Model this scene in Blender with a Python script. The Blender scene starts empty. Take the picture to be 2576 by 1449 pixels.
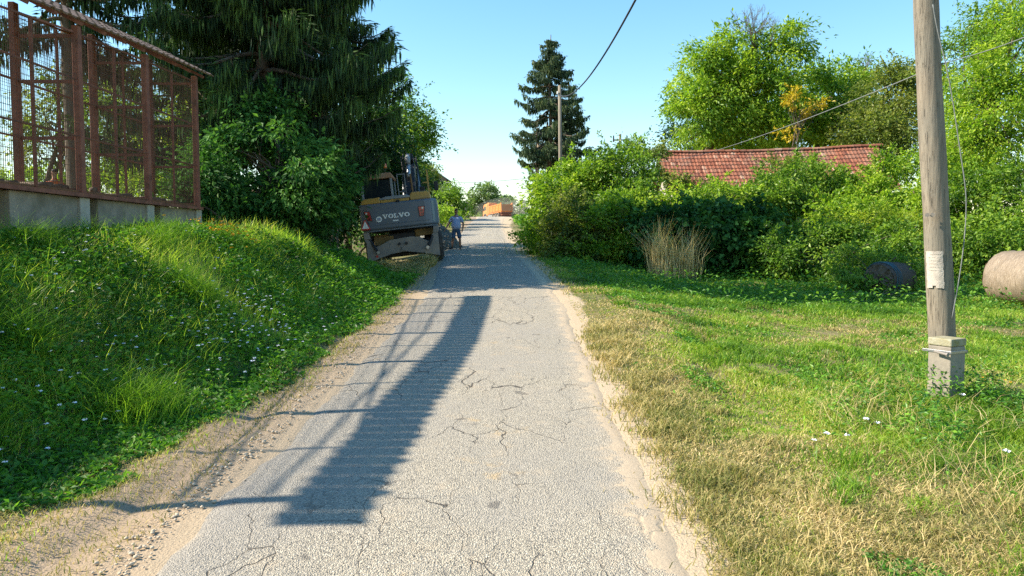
import bpy, math, random
import numpy as np
from mathutils import Vector, Matrix

S = bpy.context.scene
COL = S.collection
R = math.radians
# ------------------------------------------------------------------ camera
EYE = 1.85
PITCH = math.atan(113.5 / 1932)
FPX = 1932.0
cam = bpy.data.cameras.new('camera')
cam.sensor_width = 36.0
cam.lens = 27.0
cam.clip_start = 0.05
cam.clip_end = 6000
cam_o = bpy.data.objects.new('camera', cam)
COL.objects.link(cam_o)
cam_o.location = (0, 0, EYE)
cam_o.rotation_euler = (R(90) - PITCH, 0, 0)
S.camera = cam_o
# ------------------------------------------------------------------ sky and sun
SUN_EL = 38.5
SUN_ROT = 269.0          # clockwise from +Y: the sun stands to the left, a little behind
world = bpy.data.worlds.new("World")
S.world = world
world.use_nodes = True
wn = world.node_tree.nodes
sky = wn.new('ShaderNodeTexSky')
sky.sky_type = 'NISHITA'
sky.sun_disc = False
sky.sun_elevation = R(SUN_EL)
sky.sun_rotation = R(SUN_ROT)
sky.air_density = 1.25
sky.dust_density = 0.25
sky.ozone_density = 2.2
hs = wn.new('ShaderNodeHueSaturation'); hs.inputs['Saturation'].default_value = 1.25; hs.inputs['Hue'].default_value = .492
world.node_tree.links.new(sky.outputs[0], hs.inputs['Color'])
world.node_tree.links.new(hs.outputs[0], wn['Background'].inputs[0])
wn['Background'].inputs[1].default_value = 0.115
sun = bpy.data.lights.new('sun', 'SUN')
sun.energy = 5.0
sun.angle = R(0.55)
sun.color = (1.0, 0.90, 0.74)
sun_o = bpy.data.objects.new('sun', sun)
COL.objects.link(sun_o)
az, el = R(SUN_ROT), R(SUN_EL)
to_sun = Vector((math.sin(az) * math.cos(el), math.cos(az) * math.cos(el), math.sin(el)))
sun_o.rotation_euler = (-to_sun).to_track_quat('-Z', 'Y').to_euler()
sun_o.location = (-60, 0, 60)
S.view_settings.view_transform = 'Standard'
S.view_settings.look = 'None'
S.view_settings.gamma = 1
S.view_settings.use_curve_mapping = False
S.view_settings.exposure = 1.13
S.render.engine = 'CYCLES'
S.cycles.use_denoising = False
S.cycles.sample_clamp_indirect = 4.0
S.cycles.max_bounces = 5
S.cycles.diffuse_bounces = 3
S.cycles.transmission_bounces = 3
S.cycles.transparent_max_bounces = 4
S.cycles.volume_bounces = 0
S.cycles.caustics_reflective = False
S.cycles.caustics_refractive = False

# ------------------------------------------------------------------ helpers
def at(px, py, Y):
    """the world point at depth Y seen at a photo position (photo taken as 2576 x 1449)"""
    a, b = (px - 1288) / FPX, (724.5 - py) / FPX
    cp, sp = math.cos(PITCH), math.sin(PITCH)
    d = (a, cp + sp * b, -sp + cp * b)
    k = Y / d[1]
    return (d[0] * k, Y, EYE + d[2] * k)

def hash2(ix, iy, seed):
    h = (ix.astype(np.int64) * 374761393 + iy.astype(np.int64) * 668265263 + seed * 974634777) & 0x7fffffff
    h = ((h ^ (h >> 13)) * 1274126177) & 0x7fffffff
    return ((h ^ (h >> 16)) & 0xffff) / 65535.0

def vnoise(x, y, seed=0):
    x = np.asarray(x, float); y = np.asarray(y, float)
    ix, iy = np.floor(x), np.floor(y)
    fx, fy = x - ix, y - iy
    fx = fx * fx * (3 - 2 * fx); fy = fy * fy * (3 - 2 * fy)
    a, b = hash2(ix, iy, seed), hash2(ix + 1, iy, seed)
    c, d = hash2(ix, iy + 1, seed), hash2(ix + 1, iy + 1, seed)
    return (a * (1 - fx) + b * fx) * (1 - fy) + (c * (1 - fx) + d * fx) * fy

def fbm(x, y, seed=0, octs=3):
    s, a, t = 0, 1.0, 0
    for k in range(octs):
        s = s + a * vnoise(np.asarray(x) * 2 ** k, np.asarray(y) * 2 ** k, seed + k * 7); t += a; a *= .5
    return s / t - .5

def sstep(a, b, x):
    t = np.clip((np.asarray(x, float) - a) / (b - a), 0, 1)
    return t * t * (3 - 2 * t)

_YG = np.arange(-60, 3001, .5)
def table(pts, blur=11):
    p = np.array(pts, float)
    v = np.interp(_YG, p[:, 0], p[:, 1])
    k = np.ones(blur) / blur
    v = np.convolve(np.pad(v, blur // 2, mode='edge'), k, 'valid')
    return lambda y: np.interp(y, _YG, v)

zr = table([(-60, -2.9), (0, 0), (25, 1.2), (33, 1.54), (45, 2.22), (58, 3.12), (80, 4.25), (100, 5.24), (108, 5.46), (124, 5.75), (140, 6.2), (152, 6.5), (175, 6.4), (230, 4.6), (400, -2), (3000, -30)], 13)
xr = table([(-60, -.8), (0, -.47), (5, -.44), (15, -.36), (20, -.60), (32, -1.25), (58, -2.05), (100, -2.6), (135, -2.4), (160, -1), (3000, 0)], 9)
wr = table([(-60, 2.93), (15, 2.95), (22, 3.1), (33, 3.2), (58, 3.0), (85, 3.3), (100, 4.4), (125, 9.0), (160, 9), (200, 3), (3000, 3)], 9)
fL = table([(-60, -4.2), (0, -3.7), (5, -3.4), (8.5, -2.75), (13, -2.45), (18.6, -2.45), (22, -4.0), (24, -5.3), (33, -5.4), (45, -5.0), (58, -5.6), (100, -7), (3000, -7)], 5)
topL = table([(-60, 1.2), (0, 1.5), (6, 1.6), (9, 1.68), (12, 1.8), (16, 1.98), (19, 1.86), (22, 1.65), (26, 1.7), (33, 2.0), (45, 2.6), (60, 4.2), (80, 5.3), (100, 6.0), (130, 6.1), (152, 6.4), (175, 6.2), (230, 4.2), (400, -2), (3000, -30)], 7)
zf = table([(-60, -.6), (0, .08), (10, .2), (20, .34), (25, .62), (30, 1.1), (38, 2.1), (60, 3.3), (80, 4.4), (100, 5.3), (124, 5.7), (140, 6.15), (152, 6.4), (175, 6.3), (230, 4.6), (400, -2), (3000, -30)], 9)

def ground(x, y, rough=True):
    x = np.asarray(x, float); y = np.asarray(y, float)
    base, c, hw = zr(y), xr(y), wr(y) / 2
    u = x - c
    f = fL(y)
    z = base + (topL(y) - base) * sstep(0, 2.7, f - x)
    dip = sstep(21.5, 24, y) * (1 - sstep(33, 37, y))
    z = z - dip * .15 * np.clip(-2.6 - x, 0, 2.5)
    zl = z
    s = sstep(0.15, 5.5, u - hw)
    zright = base + (zf(y) - base) * s
    z = np.where(u > 0, zright, zl)
    if rough:
        near = 1 - sstep(35, 80, y)
        off = sstep(0.1, 1.0, np.abs(u) - hw)
        z = z + off * fbm(x * .9, y * .9, 3) * .16 * near + fbm(x * .05, y * .05, 9) * 1.2 * sstep(12, 50, np.abs(x))
        off2 = sstep(-.05, .25, np.abs(u) - hw)
        z = z + off2 * fbm(x * 4, y * 4, 5) * .05 * near
        rut = sstep(4, 6, y) * (1 - sstep(11, 14, y))
        z = z - rut * .13 * np.clip(vnoise(y * .9, x * 0 + 2, 6) * 1.5 - .25, 0, 1) * np.exp(-((x - 2.15 - .10 * (y - 6) - .15 * np.sin(y * 1.3)) / .16) ** 2)
        # two shallow wheel ruts in the dirt beside the road
        for ro in (-1.95, -2.45):
            z = z - near * .035 * np.exp(-((u - ro + .1 * np.sin(y * .8)) / .1) ** 2) * (y < 12)
    ins = 1 - sstep(-.36, -.10, np.abs(u) - hw)
    if rough: z = z + ins * (fbm(x * .8, y * .8, 31, 3) * .03 - .022)
    return z
def gz(x, y): return float(ground(x, y))

class MB:
    """collects faces; build() links them as ONE mesh object"""
    def __init__(s): s.v = []; s.f = []; s.n = 0
    def add(s, v, f, tint=None):
        v = np.asarray(v, float).reshape(-1, 3)
        if isinstance(f, np.ndarray): fs = [f]
        else:
            by = {}
            for q in f: by.setdefault(len(q), []).append(q)
            fs = [np.array(q) for q in by.values()]
            if tint is not None and len(fs) > 1: tint = None
        for q in fs:
            t = np.zeros(len(q)) if tint is None else np.broadcast_to(np.asarray(tint, float), (len(q),))
            s.f.append((q.astype(np.int64) + s.n, t))
        s.v.append(v); s.n += len(v)
        return s
    def box(s, x0, x1, y0, y1, z0, z1, tint=0):
        v = [(x, y, z) for x in (x0, x1) for y in (y0, y1) for z in (z0, z1)]
        return s.add(v, np.array([(0, 1, 3, 2), (4, 6, 7, 5), (0, 4, 5, 1), (2, 3, 7, 6), (0, 2, 6, 4), (1, 5, 7, 3)]), tint)
    def beam(s, a, b, w, h, tint=0, up=(0, 0, 1)):
        a, b = Vector(a), Vector(b); d = (b - a).normalized(); up = Vector(up)
        if abs(d.dot(up)) > .95: up = Vector((0, 1, 0))
        x = d.cross(up).normalized(); y = x.cross(d)
        v = [tuple(p + x * i * w / 2 + y * j * h / 2) for p in (a, b) for i in (-1, 1) for j in (-1, 1)]
        return s.add(v, np.array([(0, 1, 3, 2), (4, 6, 7, 5), (0, 4, 5, 1), (2, 3, 7, 6), (0, 2, 6, 4), (1, 5, 7, 3)]), tint)
    def tube(s, pts, rad, n=8, cap=True, tint=0):
        P = np.array(pts, float); m = len(P)
        rad = np.broadcast_to(np.asarray(rad, float), (m,))
        T = np.gradient(P, axis=0); T /= np.linalg.norm(T, axis=1)[:, None] + 1e-9
        ref = np.array([0, 0, 1.0]) if abs(T[:, 2]).mean() < .8 else np.array([0, 1.0, 0])
        X = np.cross(T, ref); X /= np.linalg.norm(X, axis=1)[:, None] + 1e-9
        Yv = np.cross(X, T)
        an = np.arange(n) * 2 * np.pi / n
        V = P[:, None] + rad[:, None, None] * (np.cos(an)[None, :, None] * X[:, None] + np.sin(an)[None, :, None] * Yv[:, None])
        i = np.arange(m - 1)[:, None] * n; j = np.arange(n)[None]; j2 = (j + 1) % n
        F = np.stack([i + j, i + n + j, i + n + j2, i + j2], -1).reshape(-1, 4)
        base = s.n
        s.add(V.reshape(-1, 3), F, tint)
        if cap:
            s.f.append((np.array([list(range(base, base + n))]), np.zeros(1) + tint))
            s.f.append((np.array([list(range(base + (m - 1) * n + n - 1, base + (m - 1) * n - 1, -1))]), np.zeros(1) + tint))
        return s
    def prism(s, poly, y0, y1, tint=0, axis='y'):
        """a polygon in (x, z) drawn out from y0 to y1 (axis y), or (y, z) drawn out in x, or (x, y) in z"""
        n = len(poly)
        def mk(p, t):
            return {'y': (p[0], t, p[1]), 'x': (t, p[0], p[1]), 'z': (p[0], p[1], t)}[axis]
        v = [mk(p, y0) for p in poly] + [mk(p, y1) for p in poly]
        side = np.array([(i, (i + 1) % n, n + (i + 1) % n, n + i) for i in range(n)])
        b = s.n
        s.add(v, side, tint)
        s.f.append((np.array([list(range(b + n - 1, b - 1, -1))]), np.zeros(1) + tint))
        s.f.append((np.array([list(range(b + n, b + 2 * n))]), np.zeros(1) + tint))
        return s
    def build(s, name, mat, parent=None, smooth=False, base=None, bevel=0, subsurf=0):
        V = np.concatenate(s.v) if s.v else np.zeros((0, 3))
        if base is not None: V = V - np.array(base)
        me = bpy.data.meshes.new(name)
        me.vertices.add(len(V)); me.vertices.foreach_set('co', V.astype(np.float32).ravel())
        idx = np.concatenate([q.ravel() for q, _ in s.f]); tot = np.concatenate([np.full(len(q), q.shape[1]) for q, _ in s.f])
        tint = np.concatenate([t for _, t in s.f])
        me.loops.add(len(idx)); me.loops.foreach_set('vertex_index', idx.astype(np.int32))
        me.polygons.add(len(tot)); me.polygons.foreach_set('loop_start', (np.cumsum(tot) - tot).astype(np.int32))
        me.polygons.foreach_set('loop_total', tot.astype(np.int32))
        me.polygons.foreach_set('use_smooth', np.full(len(tot), smooth))
        a = me.attributes.new('tint', 'FLOAT', 'FACE'); a.data.foreach_set('value', tint.astype(np.float32))
        me.update(calc_edges=True)
        me.materials.append(mat)
        o = bpy.data.objects.new(name, me); COL.objects.link(o)
        if parent is not None: o.parent = parent
        if bevel:
            b = o.modifiers.new('bevel', 'BEVEL'); b.width = bevel; b.segments = 2; b.limit_method = 'ANGLE'; b.angle_limit = R(35)
        if subsurf:
            b = o.modifiers.new('sub', 'SUBSURF'); b.levels = b.render_levels = subsurf
        return o

def tag(o, label=None, cat=None, group=None, kind=None):
    if label: o['label'] = label
    if cat: o['category'] = cat
    if group: o['group'] = group
    if kind: o['kind'] = kind
    return o
def empty(name, loc, label, cat, group=None, rot=(0, 0, 0)):
    o = bpy.data.objects.new(name, None); COL.objects.link(o)
    o.location = loc; o.rotation_euler = rot; o.empty_display_size = .3
    return tag(o, label, cat, group)

# ------------------------------------------------------------------ materials
def newmat(name, rough=.8, spec=.3):
    m = bpy.data.materials.new(name); m.use_nodes = True
    nt = m.node_tree; b = nt.nodes['Principled BSDF']
    b.inputs['Roughness'].default_value = rough
    b.inputs['Specular IOR Level'].default_value = spec
    return m, nt, b
def N(nt, kind, **kw):
    n = nt.nodes.new('ShaderNode' + kind)
    for k, v in kw.items():
        if k in n.inputs: n.inputs[k].default_value = v
        else: setattr(n, k, v)
    return n
def ramp(nt, stops, src, interp='LINEAR'):
    r = nt.nodes.new('ShaderNodeValToRGB'); e = r.color_ramp.elements; r.color_ramp.interpolation = interp
    while len(e) < len(stops): e.new(.5)
    for k, (p, c) in enumerate(stops):
        e[k].position = p; e[k].color = (c[0], c[1], c[2], 1) if not isinstance(c, (int, float)) else (c, c, c, 1)
    nt.links.new(src, r.inputs[0]); return r
def coords(nt, scale=(1, 1, 1)):
    tc = nt.nodes.new('ShaderNodeTexCoord'); mp = nt.nodes.new('ShaderNodeMapping')
    mp.inputs['Scale'].default_value = scale
    nt.links.new(tc.outputs['Object'], mp.inputs[0]); return mp.outputs[0]
def noise(nt, scale, vec, detail=4, rough=.6):
    n = N(nt, 'TexNoise', Scale=scale, Detail=detail, Roughness=rough); nt.links.new(vec, n.inputs['Vector']); return n.outputs['Fac']
def mixc(nt, fac, a, b, mode='MIX'):
    m = nt.nodes.new('ShaderNodeMix'); m.data_type = 'RGBA'; m.blend_type = mode
    for s, v in ((m.inputs[0], fac), (m.inputs[6], a), (m.inputs[7], b)):
        if hasattr(v, 'is_linked') or hasattr(v, 'links'): nt.links.new(v, s)
        elif isinstance(v, (int, float)): s.default_value = v
        else: s.default_value = (*v, 1)
    return m.outputs[2]
def bump(nt, h, b, strength=.5, dist=.02):
    n = N(nt, 'Bump', Strength=strength, Distance=dist); nt.links.new(h, n.inputs['Height']); nt.links.new(n.outputs[0], b.inputs['Normal']); return n
def simple(name, c1, c2=None, scale=6, rough=.75, spec=.3, metal=0, stretch=(1, 1, 1), bmp=.15, bscale=None, dirt=None):
    """two colours broken up by noise, a little relief, optional dirt blotches"""
    m, nt, b = newmat(name, rough, spec)
    c2 = c2 or tuple(x * .8 for x in c1)
    v = coords(nt, stretch)
    f = noise(nt, scale, v, 5, .65)
    col = mixc(nt, ramp(nt, [(.35, 0.), (.65, 1.)], f).outputs[0], c1, c2)
    if dirt:
        f2 = noise(nt, scale * .35, v, 6, .7)
        col = mixc(nt, ramp(nt, [(.5, 0.), (.68, 1.)], f2).outputs[0], col, dirt)
    nt.links.new(col, b.inputs['Base Color'])
    b.inputs['Metallic'].default_value = metal
    if bmp: bump(nt, noise(nt, bscale or scale * 5, v, 3), b, bmp, .01)
    return m

def leafmat(name, stops, trans=.45, rough=.45, spec=.35, tcol=1.35, nscale=.6):
    """leaf colour runs along tint (per leaf) plus a slow drift through the plant"""
    m, nt, b = newmat(name, rough, spec)
    at_ = N(nt, 'Attribute', attribute_name='tint')
    v = coords(nt)
    nz = noise(nt, nscale, v, 2, .5)
    ma = N(nt, 'Math', operation='MULTIPLY_ADD'); nt.links.new(nz, ma.inputs[0]); ma.inputs[1].default_value = .9; ma.inputs[2].default_value = -.45
    ad = N(nt, 'Math', operation='ADD'); ad.use_clamp = True
    nt.links.new(at_.outputs['Fac'], ad.inputs[0]); nt.links.new(ma.outputs[0], ad.inputs[1])
    r = ramp(nt, stops, ad.outputs[0])
    nt.links.new(r.outputs[0], b.inputs['Base Color'])
    tr = N(nt, 'BsdfTranslucent')
    tc = mixc(nt, 1.0, r.outputs[0], (tcol * 1.0, tcol * 1.05, tcol * .5), 'MULTIPLY')
    nt.links.new(tc, tr.inputs[0])
    mx = N(nt, 'MixShader'); mx.inputs[0].default_value = trans
    nt.links.new(b.outputs[0], mx.inputs[1]); nt.links.new(tr.outputs[0], mx.inputs[2])
    nt.links.new(mx.outputs[0], nt.nodes['Material Output'].inputs[0])
    return m

G = lambda *s: list(s)
M = {}
M['leaf_mid'] = leafmat('leaf_mid', [(0, (.035, .095, .014)), (.5, (.12, .235, .024)), (1, (.29, .41, .05))])
M['leaf_bright'] = leafmat('leaf_bright', [(0, (.06, .15, .014)), (.5, (.22, .36, .028)), (1, (.44, .54, .06))])
M['leaf_yellow'] = leafmat('leaf_yellow', [(0, (.10, .17, .015)), (.5, (.27, .38, .03)), (1, (.50, .52, .06))])
M['leaf_gold'] = leafmat('leaf_gold', [(0, (.25, .20, .015)), (.5, (.50, .36, .02)), (1, (.65, .5, .05))])
M['leaf_dark'] = leafmat('leaf_dark', [(0, (.012, .045, .010)), (.5, (.03, .09, .018)), (1, (.08, .17, .03))], .3)
M['leaf_walnut'] = leafmat('leaf_walnut', [(0, (.018, .065, .014)), (.5, (.045, .14, .028)), (1, (.12, .26, .05))], .3, .6, .2)
M['leaf_olive'] = leafmat('leaf_olive', [(0, (.05, .085, .018)), (.5, (.14, .20, .035)), (1, (.32, .34, .08))])
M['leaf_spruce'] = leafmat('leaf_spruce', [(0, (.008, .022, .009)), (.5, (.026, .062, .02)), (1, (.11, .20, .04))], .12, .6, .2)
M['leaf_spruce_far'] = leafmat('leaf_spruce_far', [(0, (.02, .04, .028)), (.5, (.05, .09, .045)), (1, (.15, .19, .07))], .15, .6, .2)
M['leaf_far'] = leafmat('leaf_far', [(0, (.06, .12, .04)), (.5, (.12, .20, .06)), (1, (.22, .30, .11))], .4)  # pale greens carry the distance haze in the leaf colour
M['cone'] = simple('cone', (.13, .16, .05), (.20, .17, .07), 20)
M['grass'] = leafmat('grass', [(0, (.035, .105, .012)), (.35, (.12, .25, .02)), (.7, (.29, .42, .04)), (.86, (.42, .44, .09)), (1, (.62, .52, .24))], .4, .45, .3, 1.3, .5)
M['grass_dry'] = leafmat('grass_dry', [(0, (.14, .18, .04)), (.35, (.40, .34, .13)), (.7, (.64, .49, .24)), (1, (.82, .66, .38))], .3, .6, .2, 1.0, 1.2)
M['grass_bank'] = leafmat('grass_bank', [(0, (.045, .125, .015)), (.35, (.145, .30, .028)), (.7, (.33, .49, .05)), (.86, (.46, .54, .10)), (1, (.62, .54, .26))], .5, .45, .3, 1.35, .5)
M['weed_bank'] = leafmat('weed_bank', [(0, (.03, .105, .015)), (.5, (.10, .26, .028)), (1, (.27, .46, .05))], .45)
M['weed'] = leafmat('weed', [(0, (.025, .09, .014)), (.5, (.08, .22, .022)), (1, (.22, .40, .04))], .35)
M['bark'] = simple('bark', (.09, .065, .045), (.15, .12, .09), 8, .9, .2, stretch=(1, 1, .25), bmp=.6)
M['bark_pale'] = simple('bark_pale', (.22, .17, .12), (.33, .27, .2), 8, .9, .2, stretch=(1, 1, .25), bmp=.6)
M['rust'] = simple('rust', (.17, .065, .045), (.25, .105, .07), 9, .8, .3, dirt=(.10, .045, .03))
M['rust_wire'] = simple('rust_wire', (.09, .045, .028), (.15, .08, .05), 20, .7, .4, bmp=0)
M['concrete'] = simple('concrete', (.32, .28, .225), (.22, .195, .16), 5, .9, .2, bmp=.5, dirt=(.17, .15, .11))
M['concrete_light'] = simple('concrete_light', (.42, .40, .35), (.33, .31, .27), 5, .9, .2, bmp=.5)
M['tile_grey'] = simple('tile_grey', (.17, .12, .10), (.25, .18, .15), 9, .85, .2, dirt=(.12, .10, .09))
M['tile_red'] = None
M['planks'] = simple('planks', (.46, .42, .35), (.30, .27, .23), 5, .9, .2, stretch=(6, 1, .5), bmp=.5)
M['old_wood'] = simple('old_wood', (.26, .15, .07), (.17, .10, .05), 5, .9, .2, bmp=.4)
M['yellow'] = simple('yellow', (.52, .30, .055), (.44, .25, .05), 4, .45, .5, bmp=.05, dirt=(.30, .20, .08))
M['yellow_dirty'] = simple('yellow_dirty', (.26, .16, .05), (.18, .115, .045), 4, .7, .3, bmp=.15, dirt=(.14, .11, .08))
M['grey_paint'] = simple('grey_paint', (.105, .128, .165), (.125, .148, .18), 2.5, .42, .5, bmp=.05, dirt=(.14, .145, .145))
M['grey_light'] = simple('grey_light', (.26, .28, .29), (.20, .21, .22), 3, .4, .5, bmp=.05)
M['steel_dirty'] = simple('steel_dirty', (.19, .17, .15), (.26, .23, .20), 3, .7, .4, bmp=.3, dirt=(.36, .28, .20))
M['black'] = simple('black', (.018, .018, .02), (.03, .03, .032), 6, .6, .4, bmp=.1)
M['rubber'] = simple('rubber', (.028, .026, .025), (.07, .06, .05), 6, .85, .25, bmp=.4)
M['glass'] = simple('glass', (.015, .02, .025), (.02, .027, .03), 3, .08, .8, bmp=0)
M['silver'] = simple('silver', (.38, .39, .40), (.30, .31, .32), 8, .3, .6, .7, bmp=.05)
M['red_lamp'] = simple('red_lamp', (.55, .05, .035), (.42, .035, .03), 8, .25, .6, bmp=0)
M['white_lamp'] = simple('white_lamp', (.75, .7, .6), None, 8, .25, .6, bmp=0)
M['dark_lamp'] = simple('dark_lamp', (.10, .012, .015), None, 8, .25, .6, bmp=0)
M['beacon'] = simple('beacon', (.80, .13, .015), (.9, .2, .02), 8, .2, .7, bmp=0)
M['white'] = simple('white', (.85, .85, .82), (.78, .78, .76), 6, .6, .4, bmp=.02)
M['blue_ink'] = simple('blue_ink', (.02, .05, .3), None, 6, .5, bmp=0)
M['red_sign'] = simple('red_sign', (.5, .04, .035), None, 6, .5, bmp=0)
M['orange'] = simple('orange', (.75, .25, .055), (.66, .21, .05), 2, .5, .45, bmp=.05, dirt=(.58, .28, .12))
M['orange_dusty'] = simple('orange_dusty', (.42, .20, .11), (.36, .19, .11), 2, .8, .2, bmp=.1, dirt=(.36, .25, .17))
M['shirt_orange'] = simple('shirt_orange', (.75, .14, .03), None, 12, .8)
M['shirt_blue'] = simple('shirt_blue', (.42, .48, .70), (.38, .44, .66), 8, .85, .2)
M['denim'] = simple('denim', (.05, .095, .17), (.09, .15, .25), 9, .85, .2)
M['skin'] = simple('skin', (.40, .20, .13), (.34, .165, .105), 9, .55, .4, bmp=.05)
M['hair'] = simple('hair', (.02, .016, .013), None, 30, .6)
M['cable'] = simple('cable', (.022, .022, .025), (.04, .04, .045), 30, .6, .4, bmp=0)
M['wire_grey'] = simple('wire_grey', (.14, .15, .15), (.22, .23, .22), 20, .6, .4, bmp=0)
M['paper'] = simple('paper', (.52, .46, .39), (.40, .35, .30), 14, .8, .2, bmp=.5)
M['stone'] = simple('stone', (.56, .46, .34), (.44, .36, .27), 14, .85, .2, bmp=.3)
M['gravel_dark'] = simple('gravel_dark', (.10, .105, .095), (.19, .185, .165), 9, .9, .2, bmp=.8)
M['flower_white'] = simple('flower_white', (.85, .85, .88), (.75, .76, .85), 9, .7, bmp=0)
M['flower_yellow'] = simple('flower_yellow', (.75, .5, .02), (.8, .36, .02), 9, .7, bmp=0)
M['plaster'] = simple('plaster', (.36, .30, .24), (.26, .21, .16), 2, .9, .2, bmp=.3)
M['roof_dark'] = simple('roof_dark', (.12, .115, .11), (.16, .15, .14), 6, .85, .2)
M['twine_blue'] = simple('twine_blue', (.03, .085, .12), (.06, .13, .16), 20, .6, bmp=0)
M['moss'] = simple('moss', (.24, .21, .09), (.34, .32, .24), 9, .95, .15, bmp=.7)

def mat_pole():
    m, nt, b = newmat('pole_wood', .85, .2)
    v = coords(nt, (1, 1, .06)); f = noise(nt, 26, v, 6, .7)
    r = ramp(nt, [(.25, (.10, .088, .07)), (.5, (.22, .185, .14)), (.75, (.32, .275, .21))], f)
    v2 = coords(nt, (1, 1, .022)); f2 = noise(nt, 95, v2, 4, .6)
    cr = ramp(nt, [(.33, .35), (.41, 1.)], f2)
    col = mixc(nt, cr.outputs[0], (.05, .042, .035), r.outputs[0])
    v3 = coords(nt); f3 = noise(nt, 1.3, v3, 4, .6)
    col = mixc(nt, ramp(nt, [(.42, 0.), (.7, .75)], f3).outputs[0], col, (.19, .18, .15))
    nt.links.new(col, b.inputs['Base Color'])
    a = N(nt, 'Math', operation='ADD'); nt.links.new(f, a.inputs[0]); nt.links.new(cr.outputs[0], a.inputs[1])
    bump(nt, a.outputs[0], b, .9, .012); return m
M['pole'] = mat_pole()

def mat_tile():
    m, nt, b = newmat('tile_red', .85, .2)
    at_ = N(nt, 'Attribute', attribute_name='tint')
    v = coords(nt)
    f = noise(nt, 30, v, 3, .6)
    a = N(nt, 'Math', operation='MULTIPLY_ADD'); nt.links.new(f, a.inputs[0]); a.inputs[1].default_value = .5
    nt.links.new(at_.outputs['Fac'], a.inputs[2])
    r = ramp(nt, [(.2, (.12, .05, .038)), (.55, (.23, .078, .045)), (.95, (.34, .135, .08)), (1.2, (.42, .26, .18))], a.outputs[0])
    f2 = noise(nt, .8, v, 6, .75)
    col = mixc(nt, ramp(nt, [(.48, 0.), (.72, .8)], f2).outputs[0], r.outputs[0], (.22, .17, .13))
    nt.links.new(col, b.inputs['Base Color']); bump(nt, f, b, .4, .01); return m
M['tile_red'] = mat_tile()

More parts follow.
